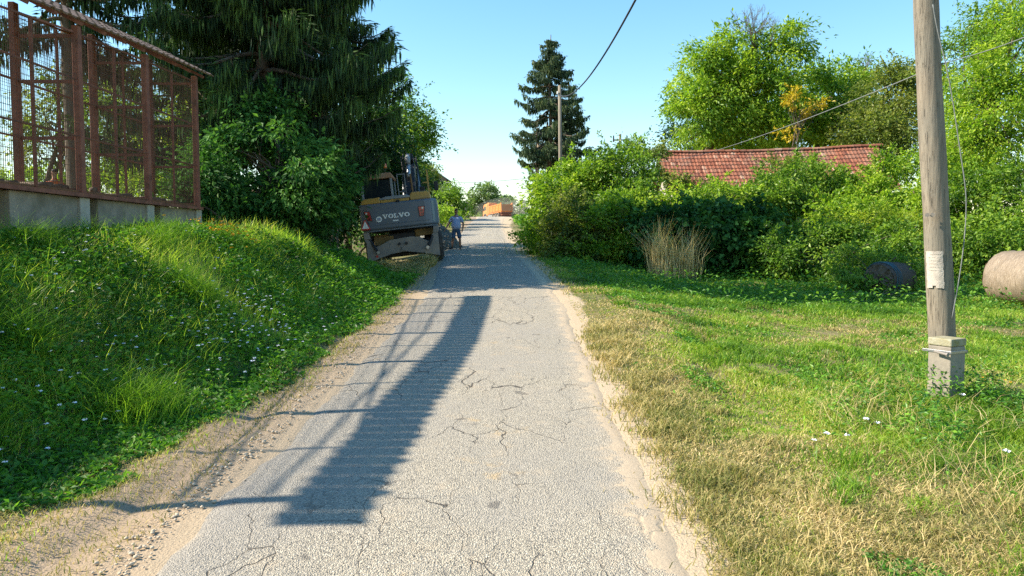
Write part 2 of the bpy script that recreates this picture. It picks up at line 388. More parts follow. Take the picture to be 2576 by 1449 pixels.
def mat_road():
    m, nt, b = newmat('road_surface', .88, .25)
    v = coords(nt)
    vo = N(nt, 'TexVoronoi', Scale=100.0, Randomness=1.0); nt.links.new(v, vo.inputs['Vector'])
    sep = N(nt, 'SeparateColor'); nt.links.new(vo.outputs['Color'], sep.inputs[0])
    stone = ramp(nt, [(0, (.10, .09, .075)), (.14, (.31, .275, .215)), (.5, (.42, .365, .275)), (.85, (.52, .455, .345)), (1, (.68, .60, .47))], sep.outputs[0])
    edge = ramp(nt, [(.22, 1.), (.62, 0.)], vo.outputs['Distance'])
    # gaps between the stones
    gap = ramp(nt, [(.50, 0.), (.85, .65)], vo.outputs['Distance'])
    col = mixc(nt, gap.outputs[0], stone.outputs[0], (.10, .095, .09))
    # worn, greyer and browner patches
    big = noise(nt, .55, v, 5, .6)
    col = mixc(nt, ramp(nt, [(.38, 0.), (.62, .6)], big).outputs[0], col, (.33, .30, .255))
    mid = noise(nt, 3.2, v, 6, .7)
    col = mixc(nt, ramp(nt, [(.56, 0.), (.74, .55)], mid).outputs[0], col, (.50, .40, .28))
    # left part painted grey-blue for the crib mesh's dim shade; right stays dusty
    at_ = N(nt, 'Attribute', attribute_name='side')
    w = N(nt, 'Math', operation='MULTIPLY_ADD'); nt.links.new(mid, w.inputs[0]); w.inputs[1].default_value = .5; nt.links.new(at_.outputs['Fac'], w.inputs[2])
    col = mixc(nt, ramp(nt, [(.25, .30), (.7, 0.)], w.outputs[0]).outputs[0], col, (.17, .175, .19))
    # cracks
    dv = N(nt, 'TexNoise', Scale=2.2, Detail=4.0); nt.links.new(v, dv.inputs['Vector'])
    mv = N(nt, 'VectorMath', operation='MULTIPLY_ADD'); nt.links.new(dv.outputs['Color'], mv.inputs[0]); mv.inputs[1].default_value = (.45, .45, 0); nt.links.new(v, mv.inputs[2])
    mp = N(nt, 'Mapping'); mp.inputs['Scale'].default_value = (2.9, .75, 1); nt.links.new(mv.outputs[0], mp.inputs[0])
    ck = N(nt, 'TexVoronoi', feature='DISTANCE_TO_EDGE', Scale=1.0); nt.links.new(mp.outputs[0], ck.inputs['Vector'])
    ckr = ramp(nt, [(.003, 1.), (.0095, 0.)], ck.outputs['Distance'])
    msk = ramp(nt, [(.45, 0.), (.57, 1.)], noise(nt, .8, v, 4, .6))
    cm = N(nt, 'Math', operation='MULTIPLY'); nt.links.new(ckr.outputs[0], cm.inputs[0]); nt.links.new(msk.outputs[0], cm.inputs[1])
    col = mixc(nt, cm.outputs[0], col, (.07, .06, .05))
    st = ramp(nt, [(.63, 0.), (.75, .6)], noise(nt, 1.9, v, 5, .75))
    col = mixc(nt, st.outputs[0], col, (.52, .36, .17))
    ol = ramp(nt, [(.70, 0.), (.74, .55)], noise(nt, 4.2, v, 2, .5))
    col = mixc(nt, ol.outputs[0], col, (.10, .09, .08))
    # dust creeping in from the edges
    ed = N(nt, 'Attribute', attribute_name='edge')
    e2 = N(nt, 'Math', operation='MULTIPLY_ADD'); nt.links.new(noise(nt, 5, v, 6, .7), e2.inputs[0]); e2.inputs[1].default_value = .9; nt.links.new(ed.outputs['Fac'], e2.inputs[2])
    dust = ramp(nt, [(.78, 0.), (1.0, .45), (1.5, .95)], e2.outputs[0])
    sand = mixc(nt, noise(nt, 25, v, 4, .6), (.53, .42, .29), (.40, .31, .21))
    col = mixc(nt, dust.outputs[0], col, sand)
    nt.links.new(col, b.inputs['Base Color'])
    inv = N(nt, 'Math', operation='MULTIPLY_ADD'); nt.links.new(dust.outputs[0], inv.inputs[0]); inv.inputs[1].default_value = -1; inv.inputs[2].default_value = 1
    eh = N(nt, 'Math', operation='MULTIPLY'); nt.links.new(edge.outputs[0], eh.inputs[0]); nt.links.new(inv.outputs[0], eh.inputs[1])
    sn = N(nt, 'Math', operation='MULTIPLY_ADD'); nt.links.new(noise(nt, 45, v, 5, .7), sn.inputs[0]); nt.links.new(dust.outputs[0], sn.inputs[1]); nt.links.new(eh.outputs[0], sn.inputs[2])
    h = N(nt, 'Math', operation='SUBTRACT'); nt.links.new(sn.outputs[0], h.inputs[0]); nt.links.new(cm.outputs[0], h.inputs[1])
    bump(nt, h.outputs[0], b, .8, .008)
    return m
M['road'] = mat_road()

def mat_ground():
    m, nt, b = newmat('ground', .95, .1)
    v = coords(nt)
    f = noise(nt, 5, v, 7, .7); f2 = noise(nt, 60, v, 3, .6)
    soil = mixc(nt, ramp(nt, [(.3, 0.), (.7, 1.)], f2).outputs[0], (.33, .26, .175), (.56, .45, .31))
    soil = mixc(nt, ramp(nt, [(.35, 0.), (.65, 1.)], f).outputs[0], soil, (.45, .35, .235))
    sx = N(nt, 'SeparateXYZ'); nt.links.new(v, sx.inputs[0])
    damp = N(nt, 'MapRange'); nt.links.new(sx.outputs['X'], damp.inputs['Value'])
    for k_, v_ in (('From Min', -1.6), ('From Max', -2.2), ('To Min', 0.0), ('To Max', .8)): damp.inputs[k_].default_value = v_
    soil = mixc(nt, damp.outputs[0], soil, mixc(nt, f, (.20, .145, .10), (.40, .30, .205)))
    turf = mixc(nt, ramp(nt, [(.3, 0.), (.7, 1.)], noise(nt, 18, v, 5, .7)).outputs[0], (.05, .07, .02), (.15, .17, .05))
    turf = mixc(nt, ramp(nt, [(.35, 0.), (.6, .9)], noise(nt, 1.1, v, 5, .7)).outputs[0], turf, (.23, .185, .10))
    d = N(nt, 'Attribute', attribute_name='dirt')
    a = N(nt, 'Math', operation='MULTIPLY_ADD'); nt.links.new(f, a.inputs[0]); a.inputs[1].default_value = .8; nt.links.new(d.outputs['Fac'], a.inputs[2])
    col = mixc(nt, ramp(nt, [(.62, 0.), (1.05, 1.)], a.outputs[0]).outputs[0], turf, soil)
    nt.links.new(col, b.inputs['Base Color'])
    h = N(nt, 'Math', operation='ADD'); nt.links.new(f, h.inputs[0]); nt.links.new(f2, h.inputs[1])
    bump(nt, h.outputs[0], b, .6, .02); return m
M['ground'] = mat_ground()

# ------------------------------------------------------------------ ground and road
def dirt_mask(x, y):
    """1 where the soil is bare beside the road, 0 on turf"""
    c, hw = xr(y), wr(y) / 2
    u = np.asarray(x) - c; d = np.abs(u) - hw
    wl = np.interp(y, [0, 5, 8.5, 13, 18, 24, 40, 60, 100, 140], [1.2, 1.0, .55, .42, .3, .25, .4, .7, 1.5, 4])
    wrt = np.interp(y, [0, 6, 12, 18, 30, 60, 100, 140], [.15, .16, .19, .24, .4, .5, 1.5, 4])
    w = np.where(u < 0, wl, wrt)
    w = w * (1 + 1.3 * fbm(x * 1.1, y * 1.1, 15, 4) + .5 * fbm(x * 5, y * 5, 16, 2))
    m = 1 - sstep(.35, 1.35, d / np.maximum(w, .03))
    bale = np.exp(-(((x - 10.0) / 1.5) ** 2 + ((y - 21) / .9) ** 2))
    return np.clip(m + .5 * bale, 0, 1)

ys = np.concatenate([np.arange(-40, 0, 1.5), np.arange(0, 3, .3), np.arange(3, 26, .12), np.arange(26, 60, .4), np.arange(60, 170, 1.0), np.array([180, 200, 230, 270, 330, 400, 600, 1000, 1800, 3000])])
us = np.concatenate([[-2500, -1200, -600, -300, -160, -100, -70, -50, -38, -30, -24], np.arange(-20, -8, .8), np.arange(-8, 8, .1), np.arange(8, 24, .5), [26, 30, 38, 50, 70, 100, 160, 300, 600, 1200, 2500]])
YY, UU = np.meshgrid(ys, us, indexing='ij')
XX = UU + xr(YY)
ZZ = ground(XX, YY)
V = np.stack([XX, YY, ZZ], -1).reshape(-1, 3)
ny, nx = YY.shape
i = np.arange(ny - 1)[:, None] * nx; j = np.arange(nx - 1)[None]
F = np.stack([i + j, i + j + 1, i + nx + j + 1, i + nx + j], -1).reshape(-1, 4)
gm = MB().add(V, F)
g_o = gm.build('ground', M['ground'], smooth=True)
a = g_o.data.attributes.new('dirt', 'FLOAT', 'POINT'); a.data.foreach_set('value', dirt_mask(V[:, 0], V[:, 1]).astype(np.float32))
tag(g_o, kind='structure')

ry = np.concatenate([np.arange(-40, 0, 1.), np.arange(0, 30, .1), np.arange(30, 60, .3), np.arange(60, 171, 1.0)])
ts = np.linspace(-1, 1, 41)
RY, TS = np.meshgrid(ry, ts, indexing='ij')
jit = (fbm(RY * 1.7, TS * 0 + 3, 21, 4) * .22 + fbm(RY * 7, TS * 0 + 5, 22, 2) * .09)
jit2 = (fbm(RY * 1.1, TS * 0 + 9, 23, 4) * .30 + fbm(RY * 6, TS * 0 + 8, 24, 3) * .14)
ej = np.where(TS < 0, jit, jit2) * np.abs(TS) ** 6
RX = xr(RY) + TS * (wr(RY) / 2) + ej
drop = -.055 * np.clip((np.abs(TS) - .84) / .16, 0, 1) ** 1.6
RZ = zr(RY) + .012 + .02 * (1 - TS ** 2) + fbm(RX * .8, RY * .8, 31, 3) * .03 + drop
V = np.stack([RX, RY, RZ], -1).reshape(-1, 3)
ny, nx = RY.shape
i = np.arange(ny - 1)[:, None] * nx; j = np.arange(nx - 1)[None]
F = np.stack([i + j, i + j + 1, i + nx + j + 1, i + nx + j], -1).reshape(-1, 4)
r_o = MB().add(V, F).build('road', M['road'], smooth=True)
a = r_o.data.attributes.new('edge', 'FLOAT', 'POINT')
rgt = sstep(0, 1, TS)
ev = np.where(TS < 0, (np.abs(TS) ** 8) * .75, np.abs(TS) ** 3.2 * 1.05) + sstep(60, 100, RY) * .45
a.data.foreach_set('value', ev.ravel().astype(np.float32))
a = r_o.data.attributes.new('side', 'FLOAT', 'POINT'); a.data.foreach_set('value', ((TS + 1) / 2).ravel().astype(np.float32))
tag(r_o, kind='structure')

# ------------------------------------------------------------------ vegetation builders
def unit(v): return v / (np.linalg.norm(v, axis=-1, keepdims=True) + 1e-9)
def leaf_cards(mb, P, D, L, W, rng, tint, fold=.18):
    n = len(P); D = unit(D)
    side = unit(np.cross(D, rng.normal(size=(n, 3)) * .6 + np.array([0, 0, 1.0])))
    nr = np.cross(side, D)
    L = np.broadcast_to(L, (n,))[:, None]; W = np.broadcast_to(W, (n,))[:, None]
    mid = P + D * L * .45 + nr * (W * fold)
    tip = P + D * L - nr * (W * fold * .8)
    V = np.stack([P, mid + side * W / 2, tip, mid - side * W / 2], 1).reshape(-1, 3)
    i = np.arange(n)[:, None] * 4
    mb.add(V, i + np.array([[0, 1, 2, 3]]), tint)

def Bp(px, py, Y, rpx, rpz, ry):
    """a crown lobe given where the photo shows it, at its real depth and size"""
    p = at(px, py, Y); k = Y / FPX
    return (p[0], Y, p[2], rpx * k, ry, rpz * k)

def foliage(mb, blobs, ncl, clr, nl, leaf, rng, aspect=.55, droop=.35, fill=.55, tint_span=.85, gapy=0.0, flat=.6):
    """leaves in clusters through the lobes; returns cluster centres"""
    B = np.array(blobs, float)
    w = (B[:, 3] * B[:, 4] + B[:, 4] * B[:, 5] + B[:, 3] * B[:, 5]); w /= w.sum()
    k = rng.choice(len(B), ncl, p=w)
    d = unit(rng.normal(size=(ncl, 3)))
    rr = fill + (1.06 - fill) * rng.random(ncl) ** .6
    C = B[k, :3] + d * B[k, 3:] * rr[:, None]
    if gapy:
        keep = vnoise(C[:, 0] * 1.3 + C[:, 1], C[:, 2] * 1.3, int(rng.integers(99))) > gapy
        C, d = C[keep], d[keep]
    m = len(C)
    cr = clr * (.55 + .9 * rng.random(m))
    ct = rng.random(m)
    q = rng.integers(0, m, nl)
    off = rng.normal(size=(nl, 3)) * np.array([1, 1, flat]) * .5
    P = C[q] + off * cr[q][:, None]
    D = unit(off) * .7 + d[q] * .35 + rng.normal(size=(nl, 3)) * .45 + np.array([0, 0, -droop])
    t = .5 + (ct[q] - .5) * tint_span + rng.normal(size=nl) * .16 + .18 * off[:, 2]
    s = leaf * (.45 + 1.15 * rng.random(nl) ** 1.3)
    # a share of the leaves sits along shoots that stick out of the outline
    ks = int(nl * .13); si = rng.integers(0, m, max(6, m // 3)); ch = rng.integers(0, len(si), ks)
    sd = unit(d[si] * .7 + rng.normal(size=(len(si), 3)) * .45 + np.array([0, 0, .45])); sl = clr * (1.0 + 1.6 * rng.random(len(si)))
    u = rng.random(ks) ** .8
    P[:ks] = C[si][ch] + sd[ch] * (sl[ch] * u)[:, None] + rng.normal(size=(ks, 3)) * leaf * .35 + np.array([0, 0, -1.]) * (.25 * sl[ch] * u ** 2)[:, None]
    D[:ks] = sd[ch] * .5 + rng.normal(size=(ks, 3)) * .7
    leaf_cards(mb, P, D, s, s * aspect, rng, np.clip(t, 0, 1))
    return C

def plant(name, label, cat, base, blobs, ncl, clr, nl, leaf, mat, seed, trunk_r=.12, bark='bark', group=None, aspect=.55, droop=.35, fill=.5, stems=1, limbs=26, gapy=0.0, extra=None, crown='crown', flat=.6, trunk_vis=True, kids=True):
    rng = np.random.default_rng(seed)
    base = (base[0], base[1], gz(base[0], base[1]) - .1 if len(base) < 3 else base[2])
    root = empty(name, base, label, cat, group)
    mb = MB()
    C = foliage(mb, blobs, ncl, clr, nl, leaf, rng, aspect, droop, fill, gapy=gapy, flat=flat)
    mb.build(crown, M[mat], root, base=base)
    if extra: extra(root, base, rng)
    tb = MB(); cz = float(np.mean([b[2] for b in blobs])); B = np.array(blobs)
    cen = np.array([B[:, 0].mean(), B[:, 1].mean(), cz])
    b0 = np.array(base)
    for s in range(stems):
        tgt = cen if stems == 1 else C[rng.integers(len(C))]
        st = b0 + (0 if stems == 1 else 1) * rng.normal(size=3) * np.array([.35, .25, 0])
        n = 7; tt = np.linspace(0, 1, n)[:, None]
        pts = st + (tgt - st) * tt + np.sin(tt * 3.1) * rng.normal(size=3) * np.array([.12, .12, 0]) * (1 + trunk_r * 4) + rng.normal(size=(n, 3)) * .03
        pts[0] = st
        tb.tube(pts, trunk_r * np.linspace(1.15, .45, n) / (1 if stems == 1 else 1.2), 8)
    jn = b0 + (cen - b0) * .62
    for c in C[rng.integers(0, len(C), limbs)]:
        a0 = jn + (cen - jn) * rng.random()
        n = 5; tt = np.linspace(0, 1, n)[:, None]
        pts = a0 + (c - a0) * tt + rng.normal(size=(n, 3)) * .08 * np.sin(tt * 3.1) + np.array([0, 0, .15]) * np.sin(tt * 3.1)
        tb.tube(pts, trunk_r * np.linspace(.4, .09, n), 5, cap=False)
    tb.build('trunk' if stems == 1 else 'stems', M[bark], root, smooth=True, base=base)
    return root

def spruce(name, label, base, H, rad, seed, mat='leaf_spruce', z0=3.0, trunk_r=.17, step=.42, per=5, strips=90, slen=.5, swid=.06, group=None, side=None, zmax=None, cones=0, lean=0.0):
    """Norway spruce: tiers of drooping limbs hung with curtains of branchlets. rad(t) is the limb reach at height share t"""
    rng = np.random.default_rng(seed)
    bx, by = base; bz = gz(bx, by) - .1
    root = empty(name, (bx, by, bz), label, 'spruce tree', group)
    tb = MB(); n = 12
    tz = np.linspace(0, H, n)
    tb.tube(np.stack([bx + lean * tz / H + .04 * np.sin(tz), by + 0 * tz, bz + tz], 1), trunk_r * np.linspace(1.15, .12, n), 12)
    fm = MB(); lb = MB(); cm = MB()
    z = z0
    Ps, Ds, Ls, Ws, Ts = [], [], [], [], []
    while z < H - .15:
        t = z / H
        for _ in range(per):
            an = rng.random() * 2 * math.pi
            L = rad(t) * (.55 + .6 * rng.random())
            if side is not None: L *= side(an, z)
            if L < .12: continue
            m = 9; q = np.linspace(0, 1, m)
            dr = -(.16 + .22 * rng.random()) * L * (1 - t * .5)
            pz = z + .10 * L * q + dr * np.sin(q * 2.2) ** 2 * 1.2 + .05 * L * q ** 4
            dx, dy = math.cos(an), math.sin(an)
            ox = bx + lean * z / H
            pts = np.stack([ox + dx * L * q, by + dy * L * q, bz + pz], 1)
            lb.tube(pts, np.linspace(.035 + .012 * L, .008, m), 5, cap=False)
            ns = max(4, int(strips * L / 3))
            s = .12 + .9 * rng.random(ns) ** .75
            s = np.clip(s, 0, 1)
            P = np.stack([np.interp(s, q, pts[:, k]) for k in range(3)], 1)
            sp = (.09 + .16 * L * s * (1 - s * .75)) 
            lat = rng.normal(size=ns) * sp
            P[:, 0] += -dy * lat; P[:, 1] += dx * lat; P[:, 2] += -.25 * np.abs(lat) + rng.normal(size=ns) * .03
            hang = rng.random(ns) < .72
            D = np.where(hang[:, None], np.array([0, 0, -1.0]) + rng.normal(size=(ns, 3)) * .13,
                         np.array([dx, dy, -.15]) + np.stack([-dy * np.sign(lat), dx * np.sign(lat), 0 * lat], 1) * .8 + rng.normal(size=(ns, 3)) * .2)
            l = slen * (.35 + .8 * rng.random(ns)) * np.where(hang, 1, .6) * min(1, .35 + L / 2.2)
            Ps.append(P); Ds.append(D); Ls.append(l); Ws.append(swid * (.6 + .8 * rng.random(ns)) * np.ones(ns))
            Ts.append(np.clip(.32 + .22 * rng.normal(size=ns) + .35 * s ** 3, 0, 1))
            if cones and rng.random() < cones:
                c = pts[-2]
                for _k in range(rng.integers(1, 4)):
                    o = rng.normal(size=3) * .1
                    c0 = c + o; cm.tube([c0, c0 + [0, 0, -.05], c0 + [0, 0, -.17]], [.012, .024, .008], 6)
        z += step * (.7 + .6 * rng.random()) * (1 if t < .8 else .6)
    P = np.concatenate(Ps); n = len(P)
    leaf_cards(fm, P, np.concatenate(Ds), np.concatenate(Ls), np.concatenate(Ws), rng, np.concatenate(Ts), fold=.3)
    fm.build('foliage', M[mat], root, base=(bx, by, bz))
    tb.build('trunk', M['bark'], root, smooth=True, base=(bx, by, bz))
    lb.build('limbs', M['bark'], root, smooth=True, base=(bx, by, bz))
    if cones and cm.n: tag(cm.build('cones', M['cone'], root, base=(bx, by, bz)), kind='stuff')
    return root

def blades(mb, P, L, W, rng, tint, lean=.5, wind=(0, 0)):
    n = len(P)
    a = rng.random(n) * 2 * np.pi
    s = np.stack([np.cos(a), np.sin(a), 0 * a], 1)
    b = rng.random(n) * 2 * np.pi
    ld = np.stack([np.cos(b), np.sin(b), 0 * b], 1) * (lean * (.3 + rng.random(n)))[:, None] + np.array([wind[0], wind[1], 0])
    L = np.broadcast_to(L, (n,))[:, None]; W = np.broadcast_to(W, (n,))[:, None]
    up = np.array([0, 0, 1.0])
    d1 = unit(up + ld * .5); d2 = unit(up * .55 + ld * 1.5)
    m = P + d1 * L * .55; t = m + d2 * L * .5
    V = np.stack([P - s * W / 2, P + s * W / 2, m + s * W * .42, m - s * W * .42, t], 1).reshape(-1, 3)
    i = np.arange(n)[:, None] * 5
    b0 = mb.n
    mb.v.append(V); mb.n += len(V)
    tint = np.broadcast_to(tint, (n,))
    mb.f.append((i + np.array([[0, 1, 2, 3]]) + b0, tint)); mb.f.append((i + np.array([[3, 2, 4]]) + b0, tint))

def scatter(n, x0, x1, y0, y1, rng, p=1.6):
    """more points near the camera, as the picture shows more of it"""
    u = rng.random(n)
    a, b = y0 ** (1 - p), y1 ** (1 - p)
    y = (a + (b - a) * u) ** (1 / (1 - p))
    x = x0 + (x1 - x0) * rng.random(n)
    return x, y
def inview(x, y, m=1.0): return np.abs(x) < y * .69 + m

# ------------------------------------------------------------------ grass on the left bank
rng = np.random.default_rng(5)
def bank_tint(x, y):
    return np.clip(.58 + .55 * fbm(x * .8, y * .8, 41) + .18 * sstep(0, 2.2, fL(y) - x), .05, .8)  # paler up the bank: sunlit top, shaded foot put into the tint
mb = MB()
x, y = scatter(390000, -24, -1.9, 2.6, 26, rng, 1.35)
k = inview(x, y, 2.6); x, y = x[k], y[k]
dm = dirt_mask(x, y); up_ = sstep(-.35, 1.2, fL(y) - x)
k = rng.random(len(x)) > np.clip(dm * 1.25 - .1, 0, 1); x, y, up_ = x[k], y[k], up_[k]
k = rng.random(len(x)) < (.55 + .45 * up_) * (1 - .75 * sstep(15, 18, y) * 1); x, y, up_ = x[k], y[k], up_[k]
P = np.stack([x, y, ground(x, y) - .01], 1)
cl = np.clip(.5 + 1.6 * fbm(x * 1.1, y * 1.1, 43), .15, 1.25)
L = (.05 + up_ * (.10 + .24 * cl)) * (.5 + rng.random(len(x)) * .9)
L *= np.where(y > 16, .8, 1)
tint = bank_tint(x, y) + rng.normal(size=len(x)) * .12
tint = np.where(rng.random(len(x)) < .03 + .25 * (1 - up_), .85 + .15 * rng.random(len(x)), tint)
blades(mb, P, L, .0036 + .0009 * y, rng, np.clip(tint, 0, 1), .55, (.18, -.06))
# dense arching tussocks
for (tx, ty, tr, nn, tl) in [(-3.3, 6.7, .36, 1300, .52), (-4.0, 9.6, .3, 900, .6), (-4.3, 6.7, .25, 700, .55), (-3.9, 5.45, .25, 700, .45), (-5.4, 8.5, .35, 900, .6), (-5.2, 11.5, .3, 700, .6), (-4.7, 12.6, .3, 600, .55), (-5.6, 10.1, .25, 600, .6), (-4.9, 10.6, .3, 500, .65)]:
    o = rng.normal(size=(nn, 2)) * tr * .5
    xx, yy = tx + o[:, 0], ty + o[:, 1]
    blades(mb, np.stack([xx, yy, ground(xx, yy)], 1), tl * (.5 + .6 * rng.random(nn)), .006, rng, np.clip(.30 + rng.normal(size=nn) * .15, 0, .8), 1.1, (.1, -.15))
n = 900
x, y = -3.2 - 3.6 * rng.random(n), 6.5 + 9 * rng.random(n)
blades(mb, np.stack([x, y, ground(x, y)], 1), .28 + .25 * rng.random(n), .0035 + .0006 * y, rng, np.clip(.5 + .3 * rng.random(n), 0, 1), .35, (.15, -.1))
tag(mb.build('bank_grass', M['grass_bank']), 'tall green grass covering the left bank', 'grass', kind='stuff')
# broad-leaved weeds in the grass of the bank
mb = MB()
x, y = scatter(170000, -9, -1.9, 3, 22, rng, 1.3)
k = inview(x, y) & (dirt_mask(x, y) < .25) & (vnoise(x * .9, y * .9, 51) + .35 * (1 - sstep(.6, 2.6, fL(y) - x)) > .5)
x, y = x[k], y[k]; n = len(x)
h = rng.random(n) ** .8 * (.04 + .26 * sstep(-.3, .9, fL(y) - x))
P = np.stack([x, y, ground(x, y) + h], 1)
D = rng.normal(size=(n, 3)) * np.array([1, 1, .35]) + np.array([.25, -.2, .05])
s = (.030 + .0034 * y) * (.6 + .9 * rng.random(n))
leaf_cards(mb, P, D, s, s * .55, rng, np.clip(.35 + .6 * fbm(x, y, 53) + rng.normal(size=n) * .16, 0, 1))
tag(mb.build('bank_weeds', M['weed_bank']), 'small leafy weeds low on the left bank', 'weeds', kind='stuff')

# ------------------------------------------------------------------ field and verge on the right
def wedge(n, y0, y1, side, rng, p=1.25, m=2.6):
    """points on one side of the road, spread evenly over what the picture shows"""
    u = rng.random(n); a, b = y0 ** (1 - p), y1 ** (1 - p)
    y = (a + (b - a) * u) ** (1 / (1 - p))
    e = xr(y) + side * wr(y) / 2
    far = side * (y * .69 + m)
    return e + (far - e) * rng.random(n), y
mb = MB(); md = MB()
x, y = wedge(600000, 2.5, 30, 1, rng)
dm = dirt_mask(x, y)
edge = x - xr(y) - wr(y) / 2
k = (rng.random(len(x)) > np.clip(dm * 1.0 - .05, 0, .66)) & (edge > -.10); x, y, edge, dm = x[k], y[k], edge[k], dm[k]
n = len(x)
patch = fbm(x * .75, y * .75, 61, 4)
bare = fbm(x * .9 + 7, y * .9, 67, 4)
strip = np.clip(1.35 - edge / (.95 + 1.0 * sstep(7, 3, y) + .9 * fbm(x * .5, y * .5, 68)), 0, 1) * np.clip(.9 + 1.1 * fbm(x * 2.5, y * 2.5, 66), .35, 1)
dryp = np.clip(strip * .95 + np.clip(patch * 3.6 + .22, 0, .85), 0, .96)
dryp = dryp * (1 - .6 * sstep(16, 19, y)); dryp = np.where(dm > .3, .97, dryp)
isdry = rng.random(n) < dryp
k = ~((bare > .12) & (rng.random(n) < .8)); x, y, edge, isdry, dm = x[k], y[k], edge[k], isdry[k], dm[k]; n = len(x)
P = np.stack([x, y, ground(x, y) - .006], 1)
pole_t = np.exp(-(((x - 4.6) / .9) ** 2 + ((y - 7.6) / .9) ** 2))
lush = np.clip(.5 + 2.2 * fbm(x * 1.0, y * 1.0, 63), 0, 1)
L = (.028 + .10 * lush ** 1.5 * sstep(.3, 2.0, edge) + .12 * pole_t) * (.5 + rng.random(n))
L += sstep(15, 17, y) * .07
g = ~isdry
tint = np.clip(.50 + .8 * fbm(x * .6, y * .6, 65) + rng.normal(size=n) * .17, 0, .95)
blades(mb, P[g], L[g], (.0030 + .0009 * y[g]), rng, tint[g], .9)
d = isdry
blades(md, P[d] + np.array([0, 0, .008]), np.minimum(L[d], .085) * (.6 + .8 * rng.random(d.sum())), (.0022 + .0008 * y[d]), rng, np.clip(.50 + rng.normal(size=d.sum()) * .24 - .18 * np.clip(edge[d] / 3, 0, 1), 0, 1), 2.6)
# dry straw on the left verge
x, y = wedge(200000, 2.8, 26, -1, rng)
k = (x < xr(y) - wr(y) / 2 - .12) & inview(x, y); x, y = x[k], y[k]
dd = np.abs(fL(y) + .35 - x)
k = rng.random(len(x)) < np.exp(-(dd / .5) ** 2) * np.clip(.55 + 1.6 * fbm(x * 2, y * 2, 69), 0, 1) + .12 * (fL(y) - x < .3) + .9 * ((y > 20) & (y < 25.2) & (x > -5.3)); x, y = x[k], y[k]; n = len(x)
blades(md, np.stack([x, y, ground(x, y)], 1), .02 + .04 * rng.random(n) + .15 * ((y > 20.5) & (y < 25)), .0022 + .0008 * y, rng, np.clip(.35 + rng.normal(size=n) * .25, 0, 1), 1.4)
for _ in range(330):
    yy = 3.0 + 13 * rng.random() ** 1.4; e = float(xr(yy) + 1.47); xx = e + .5 + (yy * .69 - e) * rng.random()
    if _ % 3 == 0: yy = 3.0 + 9 * rng.random() ** 1.3; e = float(xr(yy) + 1.47); xx = e + .02 + .5 * rng.random()
    if xx > 9: continue
    nn = int(60 + 90 * rng.random()); rr = .05 + .10 * rng.random(); ll = .09 + .13 * rng.random(); t0 = rng.random()
    o = rng.normal(size=(nn, 2)) * rr
    a_, b_ = xx + o[:, 0], yy + o[:, 1]
    dry = t0 > .68 or xx - e < 1.0
    blades(md if dry else mb, np.stack([a_, b_, ground(a_, b_)], 1), ll * (.5 + .6 * rng.random(nn)) * (.7 if dry else 1), .0035 + .0007 * yy, rng, np.clip((.35 if dry else .22 + .45 * t0) + rng.normal(size=nn) * .15, 0, 1), 1.2)
# taller straw in front of the excavator blade
n = 5200
x = -4.9 + 2.5 * rng.random(n); y = 23.2 + 1.5 * rng.random(n)
blades(md, np.stack([x, y, ground(x, y)], 1), (.14 + .26 * rng.random(n)) * np.clip(.4 + 1.3 * vnoise(x * 2, y * 2, 88), .3, 1.2), .024, rng, np.clip(.45 + .25 * rng.normal(size=n), 0, 1), .7)
# long bleached stalks bent over near the pole
n = 5200
x = 2.7 + rng.random(n) * 4.2; y = 3.8 + rng.random(n) * 4.4; k = vnoise(x * 1.2, y * 1.2, 79) > .45; x, y = x[k], y[k]; n = len(x)
blades(md, np.stack([x, y, ground(x, y) + .01], 1), .15 + .32 * rng.random(n) ** 1.5, .0045, rng, .35 + .5 * rng.random(n), 2.2, (-.4, .1))
tag(mb.build('field_grass', M['grass']), 'short green grass of the field on the right', 'grass', kind='stuff')
tag(md.build('dry_grass', M['grass_dry']), 'straw coloured dry grass along the road edges', 'dry grass', kind='stuff')

# weeds: around the pole, across the shaded strip and under the hedge
mb = MB()
n = 26000
x = 4.9 + rng.normal(size=n) * .95; y = 6.5 + rng.normal(size=n) * .9
k = (vnoise(x * 2.2, y * 2.2, 70) > .44) & ~((np.abs(x - 4.0) < .35) & (y < 6.9) & (y > 6.2)); x, y = x[k], y[k]; n = len(x)
hh = rng.random(n) ** 1.2 * .42 * np.clip(vnoise(x * 3, y * 3, 71) * 1.4, .1, 1)
leaf_cards(mb, np.stack([x, y, ground(x, y) + hh], 1), rng.normal(size=(n, 3)) * np.array([1, 1, .4]) + [0, -.2, -.1], .035 + .035 * rng.random(n), .022, rng, np.clip(.55 + .8 * fbm(x * 2, y * 2, 78) + rng.normal(size=n) * .2, 0, 1))
x, y = wedge(150000, 3.2, 34, 1, rng)
k = inview(x, y) & (x > xr(y) + wr(y) / 2 + .5) & (x - xr(y) > 2.3) & (vnoise(x * 1.1, y * 1.1, 73) * .9 + .6 * sstep(15, 18.5, y) > .60); x, y = x[k], y[k]; n = len(x)
hm = .05 + .22 * sstep(16, 20, y) * vnoise(x, y, 74) * 1.4
leaf_cards(mb, np.stack([x, y, ground(x, y) + rng.random(n) * hm], 1), rng.normal(size=(n, 3)) * np.array([1, 1, .4]) + [0, -.2, 0], (.016 + .0036 * y) * (.6 + .8 * rng.random(n)), .010 + .0020 * y, rng, np.clip(.5 + .8 * fbm(x, y, 75) + rng.normal(size=n) * .15, 0, 1))
